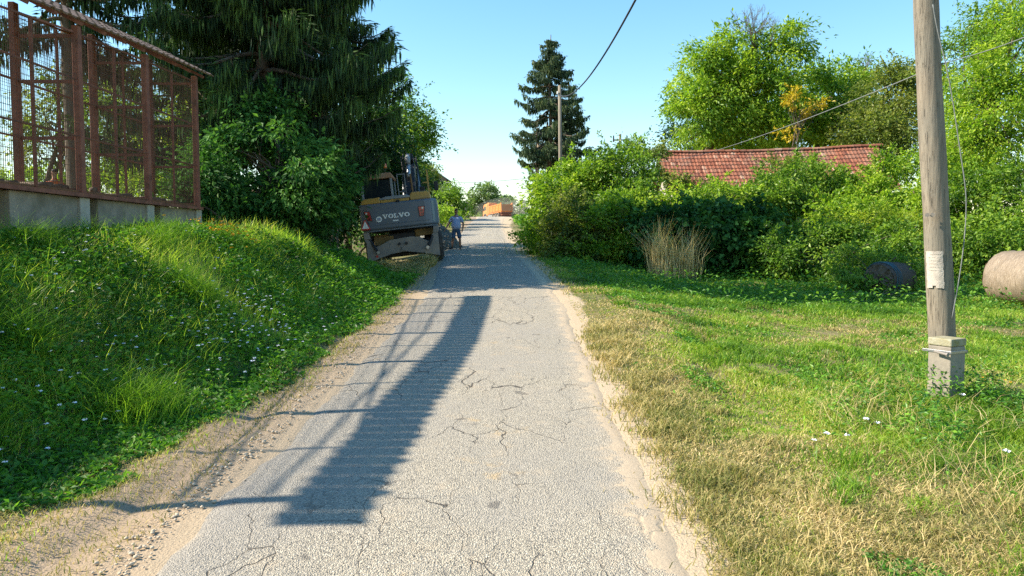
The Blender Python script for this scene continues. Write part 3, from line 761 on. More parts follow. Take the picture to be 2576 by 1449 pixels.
# the ground under the hedges and trees farther on, both sides
n = 60000
x = rng.random(n) * 46 - 22; y = 17 + rng.random(n) ** 1.3 * 85
u = x - xr(y); k = (np.abs(u) > wr(y) / 2 + .9 + .02 * y * (u < 0)) & inview(x, y, 2) & ~((x > -5.6) & (x < -1) & (y > 21) & (y < 37)); x, y = x[k], y[k]; n = len(x)
hm = .12 + .35 * np.clip((np.abs(x - xr(y)) - 3) / 3, 0, 1)
leaf_cards(mb, np.stack([x, y, ground(x, y) + rng.random(n) * hm], 1), rng.normal(size=(n, 3)) * np.array([1, 1, .5]) + [0, -.2, .1], (.05 + .0035 * y) * (.6 + .8 * rng.random(n)), .03 + .0018 * y, rng, np.clip(.55 + .9 * fbm(x * .5, y * .5, 77) + rng.normal(size=n) * .15, 0, 1))
tag(mb.build('undergrowth', M['weed']), 'low leafy undergrowth beneath the hedges and beside the road', 'undergrowth', kind='stuff')

# flowers
def flowers(name, label, mat, pts, size, k=5):
    mb = MB(); pts = np.array(pts); n = len(pts)
    for q in range(k):
        a = 2 * np.pi * q / k + rng.random(n) * .3
        D = np.stack([np.cos(a), np.sin(a) * .8 - .25, .25 + 0 * a], 1)
        leaf_cards(mb, pts, D, size * (.7 + .6 * rng.random(n)), size * .95, rng, 0)
    return tag(mb.build(name, M[mat]), label, 'flowers', kind='stuff')
pts = []
for _ in range(150):
    px, py = rng.normal(640, 85), rng.normal(815, 62); pts.append((px, py))
for _ in range(75): pts.append((rng.uniform(0, 640), rng.uniform(820, 1210)))
for _ in range(45): pts.append((rng.uniform(20, 560), rng.uniform(560, 800)))
W_ = []
for px, py in pts:
    # walk out along the ray of sight until it meets the bank
    for Y in np.arange(3, 17, .08):
        p = at(px, py, Y)
        if p[2] < gz(p[0], Y) + .13 + .12 * float(sstep(0, 1, fL(Y) - p[0])):
            if fL(Y) - p[0] > -.15: W_.append((p[0], Y, p[2] + .05))
            break
flowers('white_flowers', 'small white wildflowers scattered over the left bank', 'flower_white', W_, .021)
W_ = [(at(px, py, Y)[0], Y, gz(at(px, py, Y)[0], Y) + h) for px, py, Y, h in [(2207, 1068, 5.9, .2), (2180, 1062, 6.0, .2), (2530, 1165, 5.2, .18), (2420, 1010, 6.9, .25), (2080, 1080, 5.9, .12), (2050, 1085, 5.8, .1), (2130, 1090, 5.8, .12)]]
flowers('field_flowers', 'few white flowers in the grass near the wooden pole', 'flower_white', W_, .026)
W_ = [(p[0] + rng.normal() * .22, 12.6 + rng.normal() * .4, 0) for p in [at(578, 640, 12.6)] for _ in range(70)]
flowers('yellow_flowers', 'clump of yellow flowers on the sunny top of the left bank', 'flower_yellow', [(a, b, gz(a, b) + .34 + .1 * rng.random()) for a, b, _ in W_], .03)
W_ = [(p[0] + rng.normal() * .12, 7.6 + rng.normal() * .1, .42 + rng.random() * .12) for p in [at(2505, 975, 7.6)] for _ in range(26)]
flowers('yellow_blossoms', 'tiny yellow blossoms right of the wooden pole', 'flower_yellow', W_, .016)

# pebbles along the left edge of the asphalt and loose stones
def pebbles(n, xf, yf, size, mat, name, label, sq=.6):
    mb = MB()
    t = (1 + 5 ** .5) / 2
    ico = unit(np.array([(-1, t, 0), (1, t, 0), (-1, -t, 0), (1, -t, 0), (0, -1, t), (0, 1, t), (0, -1, -t), (0, 1, -t), (t, 0, -1), (t, 0, 1), (-t, 0, -1), (-t, 0, 1)], float))
    fc = np.array([(0, 11, 5), (0, 5, 1), (0, 1, 7), (0, 7, 10), (0, 10, 11), (1, 5, 9), (5, 11, 4), (11, 10, 2), (10, 7, 6), (7, 1, 8), (3, 9, 4), (3, 4, 2), (3, 2, 6), (3, 6, 8), (3, 8, 9), (4, 9, 5), (2, 4, 11), (6, 2, 10), (8, 6, 7), (9, 8, 1)])
    for _ in range(n):
        y = yf(); x = xf(y); r = size(y)
        a = rng.random() * 6.28; c, s = math.cos(a), math.sin(a)
        v = ico * (1 + rng.normal(size=(12, 1)) * .12) * r * np.array([1, .75, sq])
        v = np.stack([v[:, 0] * c - v[:, 1] * s, v[:, 0] * s + v[:, 1] * c, v[:, 2]], 1)
        mb.add(v + np.array([x, y, gz(x, y) + r * .15 + .01]), fc, rng.random())
    return tag(mb.build(name, M[mat], smooth=True), label, 'stones', kind='stuff')
pebbles(1000, lambda y: xr(y) - 1.46 - abs(rng.normal()) * .12 - .08 * (y < 6) * rng.random() + .1 * (rng.random() - .3), lambda: 3.4 + 11 * rng.random() ** 1.5, lambda y: .006 + .013 * rng.random() ** 2.5, 'stone', 'edge_pebbles', 'rounded pebbles along the left edge of the asphalt')
pebbles(260, lambda y: xr(y) + rng.uniform(-2.7, 1.9), lambda: 3 + 7 * rng.random(), lambda y: .005 + .008 * rng.random() ** 2, 'stone', 'loose_stones', 'tiny loose stones on the road and its dirt edges')

# ------------------------------------------------------------------ corn crib on the bank
def corn_crib():
    Z0 = 2.15
    root = empty('corn_crib', (-6.05, 4.5, Z0), 'long rust brown corn crib of wire mesh with tiled roof, on the left bank', 'corn crib', rot=(0, 0, R(.62)))
    z = lambda a: a - Z0
    py = [4.62, 6.72, 8.85, 10.98, 13.04, 15.12]; py = [p - 4.5 for p in py]
    D = .87; rg = np.random.default_rng(3)
    levels = [2.62, 3.35, 4.14]
    for i, y in enumerate(py):
        MB().box(-.045, .045, y - .055, y + .055, z(2.50), z(4.98) + ROOFZ(y)).build('post', M['rust'], root, bevel=.008)
        MB().box(-D - .045, -D + .045, y - .055, y + .055, z(2.50), z(5.30) + ROOFZ(y)).build('post', M['rust'], root, bevel=.008)
        for l in levels + [4.86 + ROOFZ(y)]:
            MB().beam((-.06, y, z(l) - .02), (-D + .06, y, z(l) - .02), .035, .045).build('cross_brace', M['rust'], root)
    for l in levels[1:] + [4.88]:
        for x0, dz in ((.0, 0), (-D, 0 if l < 4.5 else .3)):
            mb = MB()
            for i in range(5):
                mb.beam((x0, py[i] + .076, z(l) + dz + (l > 4.5) * ROOFZ(py[i])), (x0, py[i + 1] - .076, z(l) + dz + (l > 4.5) * ROOFZ(py[i + 1])), .02, .026)
            mb.build('rail', M['rust'], root)
    for i in range(5):
        ym = (py[i] + py[i + 1]) / 2
        MB().beam((0, ym, z(2.5)), (0, ym, z(4.85) + ROOFZ(ym)), .035, .035, up=(0, 1, 0)).build('stud', M['rust'], root)
        MB().beam((-D, ym, z(2.5)), (-D, ym, z(5.15) + ROOFZ(ym)), .035, .035, up=(0, 1, 0)).build('stud', M['rust'], root)
        for x0, top in ((.032, 4.95), (-D - .032, 5.2)):
            mb = MB()
            yy = np.arange(py[i] + .09, py[i + 1] - .06, .042)
            top += ROOFZ(py[i])
            for y in yy:
                j = rg.normal() * .003
                mb.beam((x0, y, z(2.5)), (x0, y + j, z(top)), .0040, .0040, tint=0, up=(0, 1, 0))
            for h in np.arange(2.58, top, .085):
                mb.beam((x0 + .004, py[i] + .08, z(h)), (x0 + .004, py[i + 1] - .08, z(h) + rg.normal() * .003), .0040, .0040)
            mb.build('wire_mesh', M['rust_wire'], root)
    # end panels of wire
    for y in (py[0], py[-1]):
        mb = MB()
        for x in np.arange(-D + .08, -.06, .05): mb.beam((x, y, z(2.5)), (x, y, z(5.0)), .0040, .0040, up=(0, 1, 0))
        for h in np.arange(2.55, 4.95, .08): mb.beam((-D + .05, y, z(h)), (-.06, y, z(h)), .0040, .0040)
        mb.build('wire_mesh', M['rust_wire'], root)
    # floor
    mb = MB()
    for k in range(6): mb.box(-D + .06 + k * .135, -D + .06 + k * .135 + .125, 0, py[-1] + .1, z(2.56), z(2.59) + rg.random() * .006)
    mb.build('floor', M['old_wood'], root)
    MB().box(.0, .06, 0, py[-1] + .15, z(2.50), z(2.555)).build('floor_beam', M['rust'], root)
    MB().box(-D - .05, -D + .02, 0, py[-1] + .15, z(2.50), z(2.555)).build('floor_beam', M['rust'], root)
    mb = MB()
    for k in range(70):
        y = rg.random() * 10.4; r = .02 + .04 * rg.random()
        mb.tube([(-.1 - rg.random() * .6, y, z(2.59) + r * .6), (-.1 - rg.random() * .6, y + .2 * rg.random(), z(2.59) + r)], [r, r * .7], 6)
    tag(mb.build('floor_litter', M['bark'], root, smooth=True), kind='stuff')
    # concrete plinths, each with a paler pillar at its far end
    for i in range(6):
        y1 = py[i] + .12
        MB().box(-D - .02, -.04, y1 - 1.66, y1 - .16, z(1.7), z(2.498)).build('plinth', M['concrete'], root, bevel=.01)
        MB().box(-D, .0, y1 - .155, y1 + .10, z(1.7), z(2.495)).build('pillar', M['concrete_light'], root, bevel=.01)
    # lean-to roof: rafters, boards and rows of tiles
    s0, s1 = (.17, z(5.04)), (-1.05, z(5.64))
    dx, dz = s1[0] - s0[0], s1[1] - s0[1]; LN = math.hypot(dx, dz); ux, uz = dx / LN, dz / LN
    nx_, nz_ = -uz, ux
    if nz_ < 0: nx_, nz_ = -nx_, -nz_
    y0, y1 = -.30, py[-1] + .28
    mb = MB()
    for y in np.arange(.2, y1, .62):
        mb.beam((s0[0] - .05, y, s0[1] - .05 + ROOFZ(y)), (s1[0], y, s1[1] - .06 + ROOFZ(y)), .05, .08, up=(0, 1, 0))
    mb.build('rafters', M['rust'], root)
    mb = MB(); rows = 5; tw = .205
    for r in range(rows):
        a0 = r * LN / rows
        for k, y in enumerate(np.arange(y0, y1, tw)):
            j = rg.normal() * .008; a = a0 + j - .03 * (r == 0) * rg.random(); b = a0 + LN / rows + .05
            sag = -.03 * math.sin((y - y0) / (y1 - y0) * 3.1) + ROOFZ(y)  # slight sag plus the bend made for the shadow
            prof = [(0, 0), (.03, .015), (.075, .017), (.10, .004), (.17, .003), (.20, .0)]
            v = []
            for t, off in ((a, .03 + .012), (b, .012)):
                for (w, h) in prof:
                    for th in (0, -.018):
                        hh = off + h + th + sag
                        v.append((s0[0] + ux * t + nx_ * hh, y + w, s0[1] + uz * t + nz_ * hh))
            n = len(prof); f = []
            for q in range(n - 1):
                f.append((q * 2, q * 2 + 2, n * 2 + q * 2 + 2, n * 2 + q * 2))
                f.append((q * 2 + 1, n * 2 + q * 2 + 1, n * 2 + q * 2 + 3, q * 2 + 3))
                f.append((q * 2, q * 2 + 1, q * 2 + 3, q * 2 + 2))
            f.append((0, 2 * n, 2 * n + 1, 1)); f.append((2 * n - 2, 2 * n - 1, 4 * n - 1, 4 * n - 2))
            mb.add(v, np.array(f), rg.random())
    mb.build('roof_tiles', M['tile_grey'], root)
ROOFZ = lambda y: float(np.interp(y, [-.3, 2.5, 4.0, 5.5, 8.0, 10.8], [-.68, -.44, -.28, -.14, -.01, .10]))  # unseen near end bent low to steer the roof's shadow on the road
corn_crib()

# ------------------------------------------------------------------ wooden pole with its concrete stub, wires
def line_pts(a, b, sag, n=24):
    t = np.linspace(0, 1, n)[:, None]; a, b = np.array(a), np.array(b)
    p = a + (b - a) * t; p[:, 2] -= (4 * sag * t * (1 - t))[:, 0]; return p
pb = at(2368, 860, 7.62); ptp = at(2331, 0, 7.62)
def near_pole():
    x0 = pb[0]; sl = (ptp[0] - pb[0]) / (ptp[2] - pb[2])
    X = lambda z: x0 + (z - pb[2]) * sl
    root = empty('utility_pole', (X(.1), 7.62, .1), 'thick near wooden pole with torn paper notice, strapped to a concrete stub', 'utility pole')
    b = (X(.1), 7.62, .1)
    zz = np.linspace(.12, 8.4, 26)
    MB().tube(np.stack([X(zz) + .01 * np.sin(zz * 1.3), 7.62 + 0 * zz, zz], 1), np.linspace(.128, .092, 26) + .003 * np.sin(zz * 5), 28).build('shaft', M['pole'], root, smooth=True, base=b)
    c = at(2380, 930, 7.36); rz = R(28)
    rot = lambda px, py, pz: (c[0] + px * math.cos(rz) - py * math.sin(rz), c[1] + px * math.sin(rz) + py * math.cos(rz), pz)
    def rbox(x0, x1, y0, y1, z0, z1):
        m = MB(); m.box(x0, x1, y0, y1, z0, z1); m.v = [np.array([rot(*p) for p in m.v[0]])]; return m
    rbox(-.115, .115, -.115, .115, -.05, .865).build('stub', M['concrete'], root, base=b, bevel=.012)
    rbox(-.12, .12, -.12, .12, .866, .94).build('stub_cap', M['moss'], root, base=b, bevel=.012)
    m = MB()
    m.add([p for p in rbox(-.122, -.1155, -.122, .17, .80, .825).v[0]], np.array([(0, 1, 3, 2), (4, 6, 7, 5), (0, 4, 5, 1), (2, 3, 7, 6), (0, 2, 6, 4), (1, 5, 7, 3)]))
    m.add([p for p in rbox(-.1152, .122, -.122, -.1155, .80, .825).v[0]], np.array([(0, 1, 3, 2), (4, 6, 7, 5), (0, 4, 5, 1), (2, 3, 7, 6), (0, 2, 6, 4), (1, 5, 7, 3)]))
    m.build('strap', M['silver'], root, base=b, bevel=.002)
    for (px, d) in ((-.16, (-.02, -.13)), (.15, (.06, -.10))):
        p = rot(px, .02, .815); q = rot(px + d[0] * .5, .02 + d[1], .80)
        MB().tube([p, q], [.013, .013], 8).tube([q, tuple(np.array(q) + (np.array(q) - np.array(p)) * .1)], [.021, .021], 6).build('bolt', M['steel_dirty'], root, base=b)
    for dpx in (-6, 7):
        p = at(2337 + dpx, 541, 7.50)
        MB().tube([p, (p[0] - .012, p[1] - .035, p[2])], [.017, .021], 8).build('bolt_head', M['steel_dirty'], root, base=b)
    # the notice wraps round the sunny side of the shaft
    zt, zb = at(0, 632, 7.5)[2], at(0, 725, 7.5)[2]
    mb = MB(); na, nz = 12, 16; rg = np.random.default_rng(8)
    a0, a1 = R(190), R(262)
    V = []
    for i in range(nz):
        z = zb + (zt - zb) * i / (nz - 1)
        for j in range(na):
            e = (rg.random() - .5) * .02 if j in (0, na - 1) else 0
            a = a0 + (a1 - a0) * j / (na - 1) + e * 3
            r = .1285 + .004 * rg.random() - .0045 * (z / 8)
            V.append((X(z) + r * math.cos(a), 7.62 + r * math.sin(a), z + (e if i in (0, nz - 1) else 0)))
    mb.add(V, np.array([(i * na + j, i * na + j + 1, (i + 1) * na + j + 1, (i + 1) * na + j) for i in range(nz - 1) for j in range(na - 1) if not (i == 0 and j in (4, 5))]))
    mb.build('paper_notice', M['paper'], root, smooth=True, base=b)
    # faint printed lines and torn edges of older layers
    mb = MB()
    for k, z in enumerate(np.linspace(zt - .03, zt - .19, 6)):
        for j in range(7):
            if rg.random() < .25: continue
            a = R(205 + j * 7); a2 = a + R(5)
            r = .1335 - .0045 * (z / 8)
            mb.add([(X(z) + r * math.cos(q), 7.62 + r * math.sin(q), zz_) for q, zz_ in ((a, z), (a2, z), (a2, z + .005), (a, z + .005))], np.array([(0, 1, 2, 3)]))
    tag(mb.build('faded_print', M['planks'], root, base=b), kind='stuff')
    return X
PX = near_pole()
def cable(name, pts, r, mat, label, n=6, cat='cable'):
    o = MB().tube(pts, r, n).build(name, M[mat], smooth=True)
    return tag(o, label, cat)
# catenary of the thick cable from the far pole to a point behind the camera
t = np.linspace(0, 1, 60)
A = np.array(at(1405, 238, 40)); Bq = np.array((2.15, -9.0, 7.9))
pp = A + (Bq - A) * t[:, None]; sg = 2.35; pp[:, 2] -= 4 * sg * t * (1 - t)
cable('overhead_cable', pp, .021, 'cable', 'thick black bundled cable rising from the far pole over the road to the upper edge', 8)
w = [(2345, 0), (2358, 80), (2380, 160), (2400, 270), (2415, 380), (2428, 460), (2432, 520), (2425, 620), (2410, 720), (2392, 815)]
def smooth_px(w, Y, n=40, Yb=None):
    w = np.array(w, float); s = np.linspace(0, 1, len(w)); q = np.linspace(0, 1, n)
    def cr(v):
        o = np.interp(q, s, v); k = np.ones(5) / 5; return np.convolve(np.pad(o, 2, mode='edge'), k, 'valid')
    X, Z = cr(w[:, 0]), cr(w[:, 1]); Yv = np.linspace(Y, Yb if Yb is not None else Y, n)
    return [at(a, b, c) for a, b, c in zip(X, Z, Yv)]
cable('loose_wire', smooth_px(w, 7.46, Yb=7.5), .0058, 'wire_grey', 'thin grey wire hanging loose down the right side of the near wooden pole', cat='wire')
cable('service_wire', line_pts(at(1612, 405, 37), at(2380, 157, 7.5), .35), .0055, 'wire_grey', 'pale wire climbing from the tiled shed to the near wooden pole', cat='wire')
cable('service_wire', line_pts(at(2380, 157, 7.5), at(2680, 50, 7.0), .03), .0048, 'wire_grey', 'grey wire running from the near wooden pole to the upper right corner', cat='wire')
cable('service_wire', line_pts(at(1120, 459, 62), at(1345, 446, 56), .12), .022, 'wire_grey', 'thin wire crossing high above the road behind the excavator', cat='wire')

def far_pole(label, px, pyt, Y, r, lean=0, arm=False, ins=True):
    p = at(px, pyt, Y); zb = gz(p[0], Y) - .2; b = (p[0] + lean, Y, zb)
    root = empty('utility_pole', b, label, 'utility pole')
    MB().tube([b, p], [r * 1.25, r], 12).build('shaft', M['pole'], root, smooth=True, base=b)
    if ins:
        q = (p[0] - .12, Y - .1, p[2] - .45)
        m = MB().tube([(p[0], Y, p[2] - .4), (p[0] - .16, Y - .12, p[2] - .42)], [.02, .02], 6); m.build('bracket', M['steel_dirty'], root, base=b)
        MB().tube([q, (q[0], q[1], q[2] + .14)], [.045, .03], 8).build('insulator', M['white'], root, base=b)
    if arm:
        MB().beam((p[0] - .42, Y - .07, p[2] - .35), (p[0] + .42, Y - .07, p[2] - .35), .07, .07).build('cross_arm', M['steel_dirty'], root, base=b)
        for dx in (-.38, .38):
            MB().tube([(p[0] + dx, Y - .07, p[2] - .45), (p[0] + dx, Y - .07, p[2] - .1)], [.05, .035], 8).build('insulator', M['black'], root, base=b)
    return root
far_pole('tall slim wooden pole before the far spruces, holding the thick cable', 1408, 215, 40, .085, .1)
far_pole('short grey pole left of the far spruces', 1352, 372, 57, .10)
far_pole('small dark pole top with two insulators above the ivy mound', 1560, 337, 44, .07, arm=True, ins=False)

# ------------------------------------------------------------------ tiled shed
def shed():
    X0, X1, YR, YE, YB = 7.65, 18.8, 40.0, 37.3, 42.7
    zg = 2.0
    root = empty('shed', (X0, YR, zg), 'old barn with sagging red tiled roof sunk behind the hedges on the right', 'barn')
    b = (X0, YR, zg)
    rg = np.random.default_rng(12)
    ridge = lambda x: 6.52 + .34 * (x - X0) / (X1 - X0) - .10 * math.sin((x - X0) / (X1 - X0) * 3.14) + .012 * math.sin(x * 1.9)
    eave = lambda x: 4.35 - .05 * math.sin(x * .9)
    tw, rows = .19, 11
    for side, ye in (('front', YE), ('back', YB)):
        mb = MB()
        xs = np.arange(X0, X1, tw)
        for r in range(rows):
            for k, x in enumerate(xs):
                j = rg.normal() * .006; jz = abs(rg.normal()) * .006
                a, c = r / rows, (r + 1.12) / rows
                off = .30 * (1 - r / rows) * 0
                v = []
                for t, lift in ((a, .0), (min(c, 1.0), .045)):
                    for wx, hz in ((0, .0), (.035, .022), (.08, .026), (.12, .004), (.19, .0)):
                        xx = x + wx + j; zr_ = ridge(xx); ze = eave(xx)
                        v.append((xx + .35 * (1 - 0) * t * 0, YR + (ye - YR) * t, zr_ + (ze - zr_) * t + lift + hz + jz))
                f = [(q, q + 1, 5 + q + 1, 5 + q) for q in range(4)]
                # the thick lower lip of the tile
                n0 = len(v)
                for wx, hz in ((0, .0), (.035, .022), (.08, .026), (.12, .004), (.19, .0)):
                    xx = x + wx + j; t = min(c, 1.0); v.append((xx, YR + (ye - YR) * t, ridge(xx) + (eave(xx) - ridge(xx)) * t + hz + .012))
                f += [(5 + q, 6 + q, n0 + q + 1, n0 + q) for q in range(4)]
                mb.add(v, np.array(f), np.clip(.45 + rg.normal() * .16, 0, 1))
        mb.build('roof', M['tile_red'], root, base=b)
    mb = MB()
    for x in np.arange(X0 - .05, X1 + .05, .37):
        z = ridge(x + .18) + .02; h = rg.random() * .01
        an = np.linspace(0, math.pi, 7)
        v = []
        for xx, rr in ((x, .125), (x + .38, .15)):
            for a in an: v.append((xx, YR + math.cos(a) * rr, z - .03 + math.sin(a) * rr * .8 + h))
        f = [(q, q + 1, 7 + q + 1, 7 + q) for q in range(6)]
        mb.add(v, np.array(f), .5 + rg.normal() * .12)
    mb.build('ridge_tiles', M['tile_red'], root, base=b)
    for x, nm in ((X0 + .35, 'gable'), (X1 - .3, 'gable')):
        mb = MB(); n = 22
        for k in range(n):
            ya = YE + .35 + (YB - YE - .7) * k / n; yb = ya + (YB - YE - .7) / n - .02; ym = (ya + yb) / 2
            zt = 6.2 - abs(ym - YR) / 2.7 * 1.85 if x < 10 else 6.5 - abs(ym - YR) / 2.7 * 1.95
            mb.box(x, x + .03 + .012 * (k % 2), ya, yb, zg, zt, rg.random())
        mb.build(nm, M['planks'], root, base=b)
    MB().box(X0 + .32, X0 + .345, YE + .9, YE + 1.35, 4.45, 4.75).build('opening_shade', M['black'], root, base=b)  # flat black sheet stands in for the shaded inside
    MB().box(X0 + .6, X1 - .6, YE + .5, YE + .65, zg, 4.6).build('wall', M['planks'], root, base=b)
    MB().box(X0 + .6, X1 - .6, YB - .65, YB - .5, zg, 4.6).build('wall', M['planks'], root, base=b)
    mb = MB()
    mb.beam((X0 - .02, YR, ridge(X0) - .06), (X0 - .02, YE, eave(X0) - .06), .04, .14, up=(1, 0, 0)).beam((X0 - .02, YR, ridge(X0) - .06), (X0 - .02, YB, eave(X0) - .06), .04, .14, up=(1, 0, 0))
    mb.build('verge_board', M['old_wood'], root, base=b)
shed()

# ------------------------------------------------------------------ round bales
def bale(label, c, ax, r, L, old=False, seed=1):
    rg = np.random.default_rng(seed)
    cx, cy = c; zc = gz(cx, cy) + r * .93
    root = empty('round_bale', (cx, cy, zc - r * .95), label, 'hay bale')
    b = (cx, cy, zc - r * .95)
    ax = Vector((ax[0], ax[1], 0)).normalized(); sd = Vector((-ax.y, ax.x, 0))
    m, n = 30, 48; V = []
    for i in range(m):
        s = i / (m - 1) * 2 - 1
        rr = r * (1 - .10 * abs(s) ** 8)
        for j in range(n):
            a = 2 * math.pi * j / n
            q = rr * (1 + .012 * rg.normal() + .02 * math.sin(3 * a + seed) - .04 * (math.sin(a) < -.8))
            p = Vector((cx, cy, zc)) + ax * (s * L / 2) + sd * (math.cos(a) * q) + Vector((0, 0, math.sin(a) * q))
            V.append(tuple(p))
    F = np.array([(i * n + j, (i + 1) * n + j, (i + 1) * n + (j + 1) % n, i * n + (j + 1) % n) for i in range(m - 1) for j in range(n)])
    mt, nt, bs = newmat('bale_net_old' if old else 'bale_net', .45 if not old else .9, .5)
    v = coords(nt)
    # strands of net run round the bale
    mp = N(nt, 'Mapping'); mp.inputs['Rotation'].default_value = (0, 0, -math.atan2(ax.y, ax.x)); nt.links.new(v, mp.inputs[0])
    mp2 = N(nt, 'Mapping'); mp2.inputs['Scale'].default_value = (24, 1.6, 1.6); nt.links.new(mp.outputs[0], mp2.inputs[0])
    f = noise(nt, 4, mp2.outputs[0], 6, .75)
    if old: r_ = ramp(nt, [(.3, (.02, .016, .014)), (.5, (.07, .055, .04)), (.75, (.16, .13, .13))], f)
    else: r_ = ramp(nt, [(.3, (.09, .07, .05)), (.5, (.24, .18, .12)), (.72, (.50, .41, .31))], f)
    col = r_.outputs[0]
    if not old:
        f2 = noise(nt, 2.2, v, 6, .7); col = mixc(nt, ramp(nt, [(.5, 0.), (.7, .7)], f2).outputs[0], col, (.12, .10, .07))
    nt.links.new(col, bs.inputs['Base Color']); bump(nt, f, bs, .8, .02)
    MB().add(V, F).build('net_wrap', mt, root, smooth=True, base=b)
    for sgn, row in ((-1, 0), (1, m - 1)):
        cc = Vector((cx, cy, zc)) + ax * (sgn * (L / 2 + .01))
        vv = [tuple(cc)] ; k = 14
        rings = []
        for q in range(1, 6):
            for j in range(n):
                a = 2 * math.pi * j / n; rr = r * .9 * q / 5
                vv.append(tuple(cc + sd * (math.cos(a) * rr) + Vector((0, 0, math.sin(a) * rr)) + ax * (sgn * .02 * rg.normal())))
        ff = [(0, 1 + j, 1 + (j + 1) % n) for j in range(n)]
        fq = np.array([(1 + q * n + j, 1 + (q + 1) * n + j, 1 + (q + 1) * n + (j + 1) % n, 1 + q * n + (j + 1) % n) for q in range(4) for j in range(n)])
        mb = MB(); mb.add(vv, np.array(ff)); mb.f.append((fq, np.zeros(len(fq))))
        mb.build('straw_end', M['bark'] if old else M['old_wood'], root, base=b)
    if old:
        mb = MB()
        for k in range(9):
            s = -L / 2 + .06 + .30 * rg.random()
            aa = np.linspace(R(-60), R(215), 30); rr = r * 1.02 + .012 * rg.random()
            P_ = [tuple(Vector((cx, cy, zc)) + ax * (s + .02 * math.sin(a * 3 + k)) + sd * (math.cos(a) * rr) + Vector((0, 0, math.sin(a) * rr))) for a in aa]
            mb.tube(P_, .006, 4)
        mb.build('blue_twine', M['twine_blue'], root, base=b)
    return root
bale('large round bale in shiny weathered net wrap at the right edge of the field', (12.50, 18.7), (.2, -.98), .67, 1.3, False, 2)
bale('old dark overgrown round bale with blue twine, left of the wooden pole', (10.35, 21.0), (.8, .55), .47, 1.15, True, 5)

